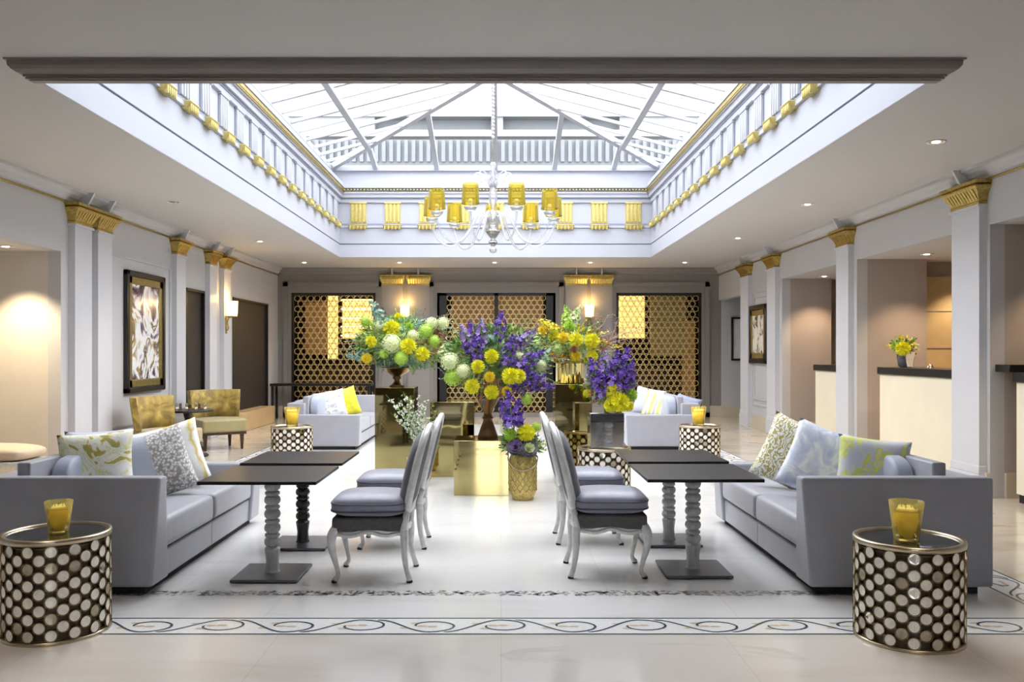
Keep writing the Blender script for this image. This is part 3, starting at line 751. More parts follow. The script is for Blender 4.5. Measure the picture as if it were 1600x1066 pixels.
# ---- pictures
def picture(loc, rz, w, h, art, label, fw=.08, gold=True, matw=.0):
    p = thing('framed_picture', label, 'picture', loc, rz)   # faces -y, wall at y=0
    bm = B()
    for a in ((-w/2, w/2, h/2-fw, h/2), (-w/2, w/2, -h/2, -h/2+fw), (-w/2, -w/2+fw, -h/2, h/2), (w/2-fw, w/2, -h/2, h/2)): box(bm, a[0], a[1], -.06, 0, a[2], a[3], 0, .008, 1)
    obj('outer_frame', bm, 'frameb', p)
    f2 = fw+.10 if gold else fw
    if gold:
        bm = B()
        for a in ((-w/2+fw, w/2-fw, h/2-f2, h/2-fw), (-w/2+fw, w/2-fw, -h/2+fw, -h/2+f2), (-w/2+fw, -w/2+f2, -h/2+fw, h/2-fw), (w/2-f2, w/2-fw, -h/2+fw, h/2-fw)): box(bm, a[0], a[1], -.045, 0, a[2], a[3], 0, .008, 1)
        obj('inner_frame', bm, 'frameg', p)
    if matw:
        bm = B(); box(bm, -w/2+f2, w/2-f2, -.02, 0, -h/2+f2, h/2-f2); obj('mount', bm, 'mat_', p)
        bm = B(); box(bm, -w/2+f2+matw, w/2-f2-matw, -.024, -.018, -h/2+f2+matw, h/2-f2-matw); obj('print', bm, art, p)
    else:
        bm = B(); box(bm, -w/2+f2, w/2-f2, -.03, 0, -h/2+f2, h/2-f2); obj('print', bm, art, p)
    return p
picture((XL, 11.42, 1.66), R(90), 1.22, 1.58, 'artl', 'large picture in a black and gold frame on the left wall', .07)
picture((XR, 15.4, 1.72), R(-90), 1.05, 1.06, 'artr', 'framed pale picture on the right wall between two pilasters', .09, True)
picture((5.3, YR, 1.68), 0, .72, .93, 'black', 'black framed picture with white mount in the far right passage', .04, False, .17)

# ---- reception desks
def desk(y0, y1, label, prot=0):
    d = thing('reception_desk', label, 'desk', (4.78, (y0+y1)/2, 0)); l = (y1-y0)/2
    bm = B(); box(bm, 0, .5, -l, l, .08, 1.12, 0, .006, 1); obj('front_panel', bm, 'deskcream', d)
    bm = B(); box(bm, -.03, .55, -l-.01, l+.01, 1.12, 1.21, 0, .006, 1); obj('countertop', bm, 'black', d)
    bm = B(); box(bm, .03, .5, -l, l, 0, .08); obj('kick_plate', bm, 'black', d)
    return d
desk(11.76, 12.95, 'cream fronted reception desk with black top in the farthest bay')
desk(8.8, 10.75, 'cream fronted reception desk with black top in the middle bay, small vase on it')
desk(6.0, 7.9, 'cream fronted reception desk with black top cut off at the right edge')
bm = B(); box(bm, 4.73, 6.4, 7.92, 8.15, 1.21, 1.28, 0, .004, 1); tag(obj('wall_shelf', bm, 'black'), 'dark wooden shelf above the desk at the right edge', 'shelf')

# ---- recessed ceiling spotlights
def spot(x, y, z, label, on=True, tilt=0, e=60, col=(1, .84, .62), size=R(75)):
    s = thing('ceiling_spotlight', label, 'light', (x, y, z), 0, 'recessed ceiling spotlights')
    bm = B(); lathe(bm, [(.062,-.001),(.078,-.001),(.078,-.008),(.065,-.008),(.062,-.001)], 20, cap=False); obj('rim', bm, 'spotrim', s)
    bm = B(); lathe(bm, [(.001,-.003),(.064,-.003)], 20, cap=False); obj('well', bm, 'spotdark' if not on else 'gold', s)
    bm = B(); lathe(bm, [(.001,-.012),(.030,-.010),(.036,-.004)], 16, cap=False); obj('lens', bm, 'lens' if on else 'lensoff', s)
    if e:
        li = bpy.data.lights.new('spot_beam', 'SPOT'); li.energy = e; li.color = col; li.spot_size = size; li.spot_blend = .6; li.shadow_soft_size = .04
        lo = bpy.data.objects.new('spot_beam', li); COL.objects.link(lo); lo.parent = s; lo.location = (0,0,-.02); lo.rotation_euler = (0, tilt, 0)
    return s
for x, y, lb, on in ((-3.92, 10.2, 'nearest recessed spotlight in the ceiling left of the coffer', False), (-3.92, 13.84, 'farther recessed spotlight in the ceiling left of the coffer', True),
      (-3.95, 17.1, 'leftmost of the row of five ceiling spotlights before the rear wall', True), (-2.04, 17.1, 'second from left of the row of five ceiling spotlights before the rear wall', True),
      (-.13, 17.1, 'middle one of the row of five ceiling spotlights before the rear wall', True), (1.79, 17.1, 'fourth from left of the row of five ceiling spotlights before the rear wall', True),
      (3.69, 17.1, 'rightmost of the row of five ceiling spotlights before the rear wall', True), (3.74, 13.45, 'farthest of the three ceiling spotlights right of the coffer', True),
      (3.73, 10.36, 'middle of the three ceiling spotlights right of the coffer', True), (3.72, 7.28, 'nearest of the three ceiling spotlights right of the coffer, with brassy rim', True)):
    spot(x, y, H, lb, on, e=22)
for x, y, lb in ((5.2, 13.7, 'ceiling spotlight inside the farthest reception bay'), (5.3, 10.6, 'left ceiling spotlight inside the middle reception bay'), (5.35, 9.7, 'right ceiling spotlight inside the middle reception bay'), (5.5, 7.7, 'ceiling spotlight inside the nearest reception bay')):
    spot(x, y, 2.62, lb, e=34, col=(1, .72, .45), size=R(100))
spot(2.1, 3.1, H, 'added fill spotlight, out of frame, over the right foreground drum table', e=26, col=(1, .84, .64), size=R(62))  # this lamp and the next are added out of frame as warm fill
spot(-2.3, 3.1, H, 'added fill spotlight, out of frame, over the left foreground drum table', e=26, col=(1, .84, .64), size=R(62))
spot(-5.15, 8.85, 2.5, 'ceiling spotlight washing the alcove wall at the left edge', e=75, col=(1, .80, .52), size=R(95))

# ================================================================== FURNITURE
# ---- sofas; local: x 0 (front) .. 1.05 (back), y 0 (tall arm end) .. 2.16
def make_sofa(loc, label):
    s = thing('sofa', label, 'sofa', loc, 0); Lg = 2.16; D = 1.05
    bm = B(); hexa(bm, [(.0,0,.05),(D,0,.05),(D,.25,.05),(.0,.25,.05),(-.05,0,.68),(D,0,.68),(D,.10,.68),(-.05,.10,.68)], 0, .018, 3)
    obj('tall_arm', bm, 'sofa', s)
    bm = B(); hexa(bm, [(.0,Lg-.24,.05),(D,Lg-.24,.05),(D,Lg,.05),(.0,Lg,.05),(-.02,Lg-.16,.50),(D,Lg-.16,.50),(D,Lg,.50),(-.02,Lg,.50)], 0, .018, 3)
    obj('low_arm', bm, 'sofa', s)
    bm = B(); box(bm, .02, .9, .22, Lg-.2, .05, .215, 0, .012, 2); box(bm, .017, .021, 1.07, 1.076, .06, .21)
    obj('seat_base', bm, 'sofa', s)
    bm = B(); box(bm, .80, D, .10, Lg-.1, .05, .66, 0, .02, 3); box(bm, .76, .84, .12, Lg-.2, .3, .75, 0, .012, 2)
    obj('backrest', bm, 'sofa', s)
    for a, b in ((.19, 1.07), (1.08, Lg-.2)):
        bm = B(); box(bm, .0, .80, a, b, .225, .40, 0, .045, 4)
        for v in bm.verts:
            if v.co.z > .36: v.co.z += .035*(1-((v.co.y-(a+b)/2)/((b-a)/2))**2)
        c = obj('seat_cushion', bm, 'sofa', s)
    for a, b in ((.30, 1.08), (1.09, Lg-.22)):
        bm = B(); puff(bm, .14, b-a, .38, c=(.69, (a+b)/2, .565), e=.3, crown=.0); obj('back_cushion', bm, 'pblue', s)
    bm = B(); box(bm, .06, D-.06, .06, Lg-.06, 0, .05); obj('plinth', bm, 'sofad', s)  # near-black block painted as the gap of shade under the sofa
    return s
sofa = make_sofa((1.77, 4.87, 0), 'silver grey sofa nearest on the right, behind the large drum table')
dup(sofa, (-2.0, 4.87, 0), 'silver grey sofa nearest on the left, behind the large drum table', scale=(-1, 1, 1))
dup(sofa, (-2.03, 14.3, 0), 'silver grey sofa far left in front of the rear screen', scale=(-1, -1, 1))
dup(sofa, (1.80, 14.3, 0), 'silver grey sofa far right in front of the rear screen', scale=(1, -1, 1))

# ---- scatter cushions
def cushion(px, py, d, w, h, m, label, yaw=0, roll=0, pitch=-12, t=.15, dz=0):
    p = at(px, py, d); o = obj('cushion', pillow_bm(w, h, t), m, None, (p.x, p.y, p.z+dz))
    o.rotation_euler = Euler((R(pitch), R(roll), R(yaw)), 'XYZ'); return tag(o, label, 'cushion', 'scatter cushions on the sofas')
cushion(150, 724, 5.42, .46, .40, 'scroll', 'white and yellow scrolled cushion behind the arm of the near left sofa', 12, -4)
cushion(262, 716, 6.2, .52, .48, 'band', 'white cushion with broad yellow bands on the near left sofa', 28, -14)
cushion(241, 728, 5.9, .50, .47, 'sequin', 'half lilac half silver sequined cushion on the near left sofa', 30, -16)
cushion(156, 716, 6.0, .44, .40, 'plil', 'pale lilac cushion at the back of the near left sofa', 35, 0)
cushion(1242, 712, 6.2, .50, .50, 'leaf', 'cream cushion with olive leaf pattern on the near right sofa', -30, 22)
cushion(1290, 726, 5.75, .54, .48, 'cloud', 'blue and white watercolour cushion on the near right sofa', -30, 20)
cushion(1364, 728, 5.42, .44, .36, 'lime', 'grey cushion with lime blotches behind the arm of the near right sofa', -15, 6)
cushion(486, 640, 13.1, .42, .40, 'knit', 'dark blue knitted cushion on the far left sofa', 30, -14)
cushion(516, 633, 12.95, .48, .44, 'silver', 'silver patterned cushion on the far left sofa', 20, -10)
cushion(541, 629, 13.3, .40, .46, 'pyel', 'acid yellow cushion on the far left sofa', 30, -14)
cushion(1014, 628, 13.4, .48, .44, 'plil', 'pale lilac cushion at the left on the far right sofa', -25, 10)
cushion(1032, 635, 12.95, .52, .42, 'stripe', 'yellow and cream striped cushion on the far right sofa', -20, 14)
cushion(1073, 638, 13.0, .40, .38, 'knit', 'blue knitted cushion by the candle on the far right sofa', -30, 14)

# ---- pedestal tables with bobbin columns
def bobbin_bm():
    bm = B(); pr = [(.050,.022),(.044,.035),(.040,.10),(.047,.15),(.050,.17),(.036,.185)]
    z = .185
    for k in range(5):
        pr += [(.033,z),(.046,z+.010),(.0515,z+.024),(.0515,z+.034),(.046,z+.048),(.034,z+.057)]; z += .058
        pr += [(.036,z),(.046,z+.008),(.048,z+.015),(.046,z+.022),(.034,z+.029)]; z += .031
    pr += [(.050,.632)]
    lathe(bm, pr, 12, smooth=False); return bm
def ped_table(x, y, label, m):
    t_ = thing('pedestal_table', label, 'table', (x, y, 0))
    bm = B(); box(bm, -.351, .351, -.351, .351, .618, .638, 0, .003, 1); obj('tabletop', bm, 'tabletop', t_)
    obj('column', bobbin_bm(), m, t_).scale = (1, 1, .98)
    bm = B(); box(bm, -.205, .205, -.205, .205, .004, .022, 0, .003, 1); obj('base_plate', bm, 'baseplate', t_)
    return t_
ped_table(-1.436, 5.345, 'square black pedestal table nearest on the left with a silver bobbin column', 'bob_w')
ped_table(-1.44, 6.18, 'square black pedestal table with a dark bobbin column, second on the left', 'bob_d')
tr_ = ped_table(1.226, 5.44, 'square black pedestal table nearest on the right with a silver bobbin column', 'bob_w')
dup(tr_, (1.235, 6.27, 0), 'square black pedestal table second on the right, behind the nearest one')

# ---- chairs; local: faces +x
def make_chair(loc, rz, label):
    c = thing('side_chair', label, 'chair', loc, rz)
    for sy in (-1, 1):
        for front in (1, 0):
            bm = B()
            pts = [(.20,.185,.335),(.226,.205,.28),(.224,.205,.20),(.200,.190,.10),(.192,.185,.045),(.212,.197,.012)] if front else [(-.205,.17,.335),(-.212,.18,.26),(-.212,.182,.17),(-.225,.188,.08),(-.245,.195,.012)]
            rad = [.030,.030,.022,.015,.013,.019] if front else [.026,.026,.020,.016,.018]
            sp = spline([(p[0], p[1]*sy, p[2]) for p in pts], 5)
            tube(bm, sp, lerp_list(rad, len(sp)), 10); lathe(bm, [(.017,0),(.019,.006),(.017,.014)], 10, (pts[-1][0], pts[-1][1]*sy, 0), 1)
            obj('leg', bm, ['chairframe', 'bronze'], c)
    bm = B()                                             # serpentine rail
    for side in ('f', 'l', 'r', 'b'):
        P = []
        for i in range(25):
            t = i/24; u = -1+2*t; z = .300-.018*math.cos(u*math.pi*1.0)*(1) + .022*(abs(u)**3) - .012*math.cos(u*3*math.pi)
            z = .296 + .012*math.cos(u*2*math.pi) - .018*abs(u)**4
            if side == 'f': P.append((.222+.012*(1-u*u), u*.20, z))
            elif side == 'b': P.append((-.212, u*.175, z))
            else: P.append((-.205+.42*t, (1 if side == 'l' else -1)*(.178+.025*t+.012*(1-u*u)), z))
        tube(bm, P, .013, 8)
        L_ = []
        for p in P: L_.append((bm.verts.new(p), bm.verts.new((p[0], p[1], .335))))
        for a, b in zip(L_, L_[1:]): bm.faces.new((a[0], b[0], b[1], a[1]))
    obj('seat_rail', bm, 'chairframe', c)
    bm = B(); hexa(bm, [(-.215,-.178,.305),(.222,-.205,.305),(.222,.205,.305),(-.215,.178,.305),(-.215,-.178,.395),(.222,-.205,.395),(.222,.205,.395),(-.215,.178,.395)], 0, .015, 2)
    bmesh.ops.translate(bm, verts=bm.verts[:], vec=(0,0,0))
    for v in bm.verts:
        if v.co.x > 0: v.co.x += .018*(1-(v.co.y/.21)**2)
        v.co.y *= 1.06
    obj('seat_upholstery', bm, 'velvd', c)
    bm = B(); puff(bm, .475, .46, .125, c=(.01, 0, .458), e=.42, crown=.22)
    bmp = B()
    for z in (.43, .475):
        P = []
        for k in range(48):
            a = 2*math.pi*k/48; sp_ = lambda v: math.copysign(abs(v)**.42, v)
            P.append((.01+sp_(math.cos(a))*.236, sp_(math.sin(a))*.229, z))
        tube(bmp, P, .0055, 6, closed=True)
    sc_ = obj('seat_cushion', bm, 'velv', c); obj('piping', bmp, 'velvd2', sc_)
    # back: outline in (y, s) with s along the raked back
    def bk(y, s, off=0): return (-.222-.20*s-.06*s*s-off, y, .40+s*.965)
    out = [(-.165,.035),(-.20,.12),(-.222,.25),(-.225,.36),(-.20,.45),(-.14,.515),(-.07,.542),(0,.55)]
    out = out + [(-y, s) for y, s in out[-2::-1]]
    sp = [ (p.x, p.y) for p in spline([(y, s, 0) for y, s in out], 4)]
    bm = B(); tube(bm, [bk(y, s) for y, s in sp]+[bk(.08,.03), bk(0,.025), bk(-.08,.03)], .021, 8, closed=True, flat=1.3)
    tube(bm, [bk(y*.93, s*.955+.012, -.022) for y, s in sp], .007, 6)
    for sy in (-1, 1): tube(bm, [bk(sy*.165, .045), bk(sy*.172, -.03), (-.208, sy*.175, .32)], [.020, .022, .026], 8)
    obj('back_frame', bm, 'chairframe', c)
    for nm, off, th, mt in (('backrest', -.014, .062, 'velvshade'), ('back_panel', .012, .012, 'velvd')):
        bm = B(); cen = (0, .29); rings = []
        for q in (1, .985, .95, .88, .7, .3):
            rings.append([bm.verts.new(bk(cen[0]+(y*.9-cen[0])*q, cen[1]+(s*.93+.02-cen[1])*q, off-(th if nm == 'backrest' else -th)*(1-q**9))) for y, s in sp])
        for a, b in zip(rings, rings[1:]):
            for k in range(len(a)):
                f = bm.faces.new((a[k], a[(k+1)%len(a)], b[(k+1)%len(a)], b[k])); f.smooth = True
        bm.faces.new(rings[-1]); obj(nm, bm, mt, c)
    return c
ch = make_chair((-.80, 5.36, 0), R(180), 'silver framed side chair nearest on the left, facing the left tables')
dup(ch, (-.79, 6.23, 0), 'silver framed side chair on the left, behind the nearest left one', R(180))
dup(ch, (.675, 5.45, 0), 'silver framed side chair nearest on the right, facing the right tables', 0)
dup(ch, (.66, 6.37, 0), 'silver framed side chair on the right, behind the nearest right one', 0)

# ---- drum tables
def make_drum(loc, label, rz=0, r=.25, h=.49, top='blackglass'):
    d = thing('drum_table', label, 'side table', loc, rz)
    rd = random.Random(11)
    bm = B(); lathe(bm, [(r-.012,.012),(r-.012,h-.03)], 60, cap=False); obj('body', bm, 'bronze', d)
    ncol = 30
    bm = B(); bmr = B()
    for c_ in range(ncol):
        a = 2*math.pi*c_/ncol
        rows = 6 if c_%2 == 0 else 5
        for j in range(rows):
            z = .045+.0785*(j+(.5 if c_%2 else 0)) ; ca, sa = math.cos(a), math.sin(a); tx, ty = -sa, ca
            m_ = rd.choices((0, 1, 2), (.82, .12, .06))[0]
            def ring_(rad, out): return [(rad*math.cos(2*math.pi*k/14), rad*math.sin(2*math.pi*k/14), out) for k in range(14)]
            def W_(q):
                rr2 = r+q[2]; ang = a+q[0]/r
                return (rr2*math.cos(ang), rr2*math.sin(ang), z+q[1])
            A_ = [bm.verts.new(W_(q)) for q in ring_(.0262, -.010)]; B_ = [bm.verts.new(W_(q)) for q in ring_(.0252, .000)]
            f = bm.faces.new(B_); f.material_index = m_
            for k in range(14): bm.faces.new((A_[k], A_[(k+1)%14], B_[(k+1)%14], B_[k])).material_index = m_
            # brass bezel
            O = [[bmr.verts.new(W_(q)) for q in ring_(rr3, o3)] for rr3, o3 in ((.0262, -.008), (.027, .003), (.0298, .003), (.0308, -.010))]
            for p_, q_ in zip(O, O[1:]):
                for k in range(14): bmr.faces.new((p_[k], p_[(k+1)%14], q_[(k+1)%14], q_[k]))
        ang = a+math.pi/ncol
        for da in (0,):
            tube(bmr, [((r-.006)*math.cos(ang), (r-.006)*math.sin(ang), .02), ((r-.006)*math.cos(ang), (r-.006)*math.sin(ang), h-.03)], .0022, 5)
    for j in range(12):
        z = .02+.0392*j
        tube(bmr, [((r-.008)*math.cos(2*math.pi*k/40), (r-.008)*math.sin(2*math.pi*k/40), z) for k in range(40)], .002, 5, closed=True)
    obj('disc_mosaic', bm, ['pearl', 'pearld', 'mirrdisc'], d); obj('brass_bezels', bmr, 'bezel', d)
    bm = B()
    lathe(bm, [(r-.02,h-.025),(r+.004,h-.025),(r+.006,h-.01),(r+.004,h),(r-.022,h),(r-.022,h-.012)], 64, cap=False)
    obj('rim', bm, 'brass', d)
    bm = B(); lathe(bm, [(r-.02,0),(r+.003,0),(r+.003,.014),(r-.02,.014)], 64, cap=False); obj('base_ring', bm, 'brass', d)
    bm = B(); lathe(bm, [(r-.02,h-.02),(r-.02,h-.008)], 64); obj('glass_top', bm, top, d)
    return d
drum = make_drum((2.0, 4.18, 0), 'large brass drum side table of pearl discs in the right foreground', R(10))
dup(drum, (-2.235, 4.28, 0), 'large brass drum side table of pearl discs in the left foreground', R(4), (1,1,1.02))
dup(drum, (-2.58, 10.5, 0), 'small looking pearl disc drum table beside the far left sofa', R(0))
dup(drum, (2.47, 10.6, 0), 'small looking pearl disc drum table beside the far right sofa', R(33))
dup(drum, (.985, 8.15, 0), 'pearl disc drum table behind the right chairs with a mirrored vase on top', R(20))

# ---- candle glasses
def make_candle(loc, label, s=1):
    c = thing('candle_glass', label, 'candle', loc)
    def fl(bm, prof, mi=0):
        seg = 36; rg = []
        for r, z in prof: rg.append([bm.verts.new(((r*(1+.025*math.cos(12*2*math.pi*k/seg)))*math.cos(2*math.pi*k/seg), (r*(1+.025*math.cos(12*2*math.pi*k/seg)))*math.sin(2*math.pi*k/seg), z)) for k in range(seg)])
        for a, b in zip(rg, rg[1:]):
            for k in range(seg): f = bm.faces.new((a[k], a[(k+1)%seg], b[(k+1)%seg], b[k])); f.smooth = True
    bm = B(); fl(bm, [(.001,.002),(.056,.002),(.058,.02),(.068,.10),(.080,.19),(.075,.19),(.063,.10),(.054,.02),(.001,.016)]); obj('glass', bm, 'ambergl', c)
    bm = B(); lathe(bm, [(.050,.018),(.060,.10),(.066,.140)], 32); g = obj('wax', bm, 'wax', c)
    bm = B(); lathe(bm, [(.066,.141),(.068,.160),(.05,.157)], 32); obj('wax_top', bm, 'waxw', c)
    for a in range(3):
        bm = B(); tube(bm, [(.025*math.cos(a*2.1), .025*math.sin(a*2.1), .155), (.025*math.cos(a*2.1), .025*math.sin(a*2.1), .178)], .002, 5); obj('wick', bm, 'black', c)
    c.scale = (s, s, s); return c
cn = make_candle((2.0-.02, 4.16, .482), 'amber candle glass on the right foreground drum table')
dup(cn, (-2.235, 4.30, .492), 'amber candle glass on the left foreground drum table', scale=(.82, .82, .82))
dup(cn, (-2.58, 10.5, .482), 'amber candle glass on the far left drum table', scale=(1.2, 1.2, 1.25))
dup(cn, (2.46, 10.6, .482), 'amber candle glass on the far right drum table', scale=(1.2, 1.2, 1.25))

# ---- left lounge corner
def lounge_chair(loc, rz, label, seatm, w=.62):
    c = thing('lounge_chair', label, 'chair', loc, rz)       # faces +x
    for x, y in ((.25,.26),(.25,-.26),(-.25,.24),(-.25,-.24)):
        bm = B(); hexa(bm, [(x-.014,y-.014,0),(x+.014,y-.014,0),(x+.014,y+.014,0),(x-.014,y+.014,0),(x-.024,y-.024,.22),(x+.024,y-.024,.22),(x+.024,y+.024,.22),(x-.024,y+.024,.22)]); obj('leg', bm, 'wood', c)
    bm = B(); box(bm, -.29, .30, -.31, .31, .22, .25); obj('seat_rail', bm, 'wood', c)
    bm = B(); box(bm, -.29, .31, -.32, .32, .25, .44, 0, .035, 3); obj('seat', bm, seatm, c)
    bm = B(); n = 16; rows = []
    for th in (0, .07):
        for z, dz in ((.44, 0), (.58, .02), (.72, .04), (.84, .055)):
            rows.append([bm.verts.new((-.30-dz-th+.20*((-1+2*k/n)**2)-(.0), (-1+2*k/n)*(.33+dz*.6+th*.4), z)) for k in range(n+1)])
    def quad(a, b):
        for k in range(n): f = bm.faces.new((a[k], a[k+1], b[k+1], b[k])); f.smooth = True
    for i in (0,1,2,4,5,6): quad(rows[i], rows[i+1])
    quad(rows[3], rows[7]); quad(rows[0], rows[4])
    for k in (0, n):
        for i in range(3): bm.faces.new((rows[i][k], rows[i+1][k], rows[i+5][k], rows[i+4][k]))
    obj('backrest', bm, 'velvet', c)
    return c
lounge_chair((-4.10, 12.35, 0), R(-55), 'gold velvet lounge chair with olive seat right of the chess table', 'seat_olive')
lounge_chair((-4.17, 10.6, 0), R(-15), 'gold velvet lounge chair with tan seat left of the chess table', 'seat_tan')
ct = thing('chess_table', 'small dark round pedestal table with chessmen between the lounge chairs', 'table', (-4.19, 11.38, 0))
bm = B(); lathe(bm, [(.26,.0),(.27,.01),(.26,.03),(.07,.06),(.04,.12),(.07,.2),(.035,.27),(.06,.36),(.08,.42),(.04,.5),(.06,.58),(.12,.60)], 20); obj('pedestal', bm, 'black', ct)
bm = B(); lathe(bm, [(.30,.60),(.33,.605),(.33,.625),(.32,.63)], 32); obj('tabletop', bm, 'black', ct)
def piece_bm(hh): 
    bm = B(); lathe(bm, [(.017,0),(.018,.006),(.010,.014),(.007,hh*.6),(.012,hh*.68),(.006,hh*.74),(.010,hh*.86),(.004,hh)], 8); return bm
pr = []; rr = random.Random(5)
for m_, lab in (('wood', 'dark chess piece standing on the round chess table'), ('brass', 'pale chess piece standing on the round chess table')):
    pr.append(tag(obj('chess_piece', piece_bm(.085), m_), lab, 'chess piece', 'dark chessmen' if m_ == 'wood' else 'pale chessmen'))
for i in range(16):
    src = pr[i//8]; o = src if i%8 == 0 else src.copy()
    if i%8: COL.objects.link(o)
    o.location = (-4.19+(-.19+.38*((i%8)%4)/3)+(.0), 11.38+(-.10 if i < 8 else .12)+(.05 if (i%8) > 3 else 0)-.02, .6302); o.scale = (1, 1, .8+.3*rr.random())
st = thing('stool_bench', 'sand coloured upholstered bench on cream legs in the left alcove', 'bench', (-5.15, 8.45, 0))
bm = B(); puff(bm, 1.1, .55, .13, c=(0,0,.40), e=.35, crown=.4); obj('seat', bm, 'stool', st)
bm = B(); box(bm, -.52, .52, -.26, .26, .28, .335, 0, .01, 2); obj('seat_rail', bm, 'chairframe', st)
for x in (-.46, .46):
    for y in (-.2, .2):
        bm = B(); sp = spline([(x, y, .30), (x*1.05, y*1.05, .2), (x*.97, y*.97, .08), (x*1.03, y*1.03, .0)], 4); tube(bm, sp, lerp_list([.03,.022,.014,.018], len(sp)), 8); obj('leg', bm, 'chairframe', st)

# ---- mirrored plinths
def plinth(x0, x1, y0, y1, h, label):
    bm = B(); box(bm, x0, x1, y0, y1, 0, h, 0, .003, 1); o = obj('mirrored_plinth', bm, 'goldmirror'); return tag(o, label, 'plinth', 'mirrored flower plinths')
plinth(-1.41, -.97, 9.5, 9.94, 1.0, 'tall gold mirrored plinth on the left under the green bouquet')
plinth(-.79, -.30, 9.5, 9.99, .84, 'medium gold mirrored plinth standing behind the low one')
plinth(-.46, .075, 8.28, 8.81, .535, 'low gold mirrored cube in the centre carrying the bronze urn')
plinth(.57, .96, 9.0, 9.4, 1.06, 'tall gold mirrored plinth on the right under the fluted gold vase')

# ---- vases
bm = B(); lathe(bm, [(.085,0),(.09,.01),(.06,.03),(.035,.06),(.03,.08),(.05,.10),(.045,.12),(.06,.13),(.13,.17),(.175,.215),(.19,.222),(.185,.228),(.17,.222),(.12,.18),(.01,.15)], 32, cap=False)
tag(obj('pedestal_bowl', bm, 'urn', None, (-1.19, 9.72, 1.0)), 'bronze footed bowl on the tall left mirrored plinth', 'bowl')
bm = B(); lathe(bm, [(.10,0),(.105,.012),(.095,.03),(.075,.09),(.052,.15),(.045,.18),(.058,.19),(.058,.20),(.045,.21),(.04,.24),(.06,.29),(.10,.36),(.115,.42),(.13,.46),(.12,.46),(.09,.38),(.01,.3)], 32, cap=False)
tag(obj('urn', bm, 'urn', None, (-.135, 8.66, .535)), 'bronze bell footed urn on the low mirrored cube', 'urn')
bm = B(); seg = 64; rg = []
for r, z in ((.13,0),(.15,.01),(.15,.215),(.155,.22),(.145,.22),(.14,.21),(.13,.02)):
    rg.append([bm.verts.new((r*(1+.03*math.cos(16*2*math.pi*k/seg))*math.cos(2*math.pi*k/seg), r*(1+.03*math.cos(16*2*math.pi*k/seg))*math.sin(2*math.pi*k/seg), z)) for k in range(seg)])
for a, b in zip(rg, rg[1:]):
    for k in range(seg): bm.faces.new((a[k], a[(k+1)%seg], b[(k+1)%seg], b[k])).smooth = True
tag(obj('vase', bm, 'goldmirror', None, (.745, 9.2, 1.06)), 'fluted round gold vase on the tall right mirrored plinth', 'vase')
def lattice_vase(loc, label, h=.43, r=.13):
    v = thing('lantern_vase', label, 'vase', loc)
    bm = B(); lathe(bm, [(r*.72,0),(r*.8,.008),(r*.8,.03),(r*.95,.06),(r,.09),(r,h-.05),(r*.93,h-.02),(r*.85,h),(r*.75,h),(r*.75,h-.1)], 32, cap=False)
    obj('body', bm, 'basket', v)
    bm = B()
    for k in range(14):
        for s in (-1, 1):
            P = [((r+.003)*math.cos(2*math.pi*k/14+s*1.6*t/12), (r+.003)*math.sin(2*math.pi*k/14+s*1.6*t/12), .085+(h-.14)*t/12) for t in range(13)]
            tube(bm, P, .0042, 5)
    obj('lattice', bm, 'goldflat', v)
    bm = B(); P = [((r+.012)*math.cos(a), (r+.012)*math.sin(a), h-.04-.12*math.sin((a-math.pi*1.0)/(math.pi))**1) if False else ((r+.012)*math.cos(a), (r+.012)*math.sin(a), h-.03-.11*math.sin(a-math.pi)) for a in [math.pi+math.pi*i/20 for i in range(21)]]
    tube(bm, P, .006, 6); obj('handle', bm, 'brass', v)
    return v
lv_ = lattice_vase((.206, 8.09, 0), 'gold lattice lantern vase standing on the floor in the centre')
dup(lv_, (-.86, 8.95, 0), 'gold lattice lantern vase on the floor before the tall left plinth', scale=(.9, .9, .72))
bm = B(); box(bm, -.16, .16, -.13, .13, 0, .34, 0, .003, 1); tag(obj('vase', bm, 'mirror', None, (1.0, 8.15, .4825)), 'silver mirrored box vase on the drum table behind the right chairs', 'vase')

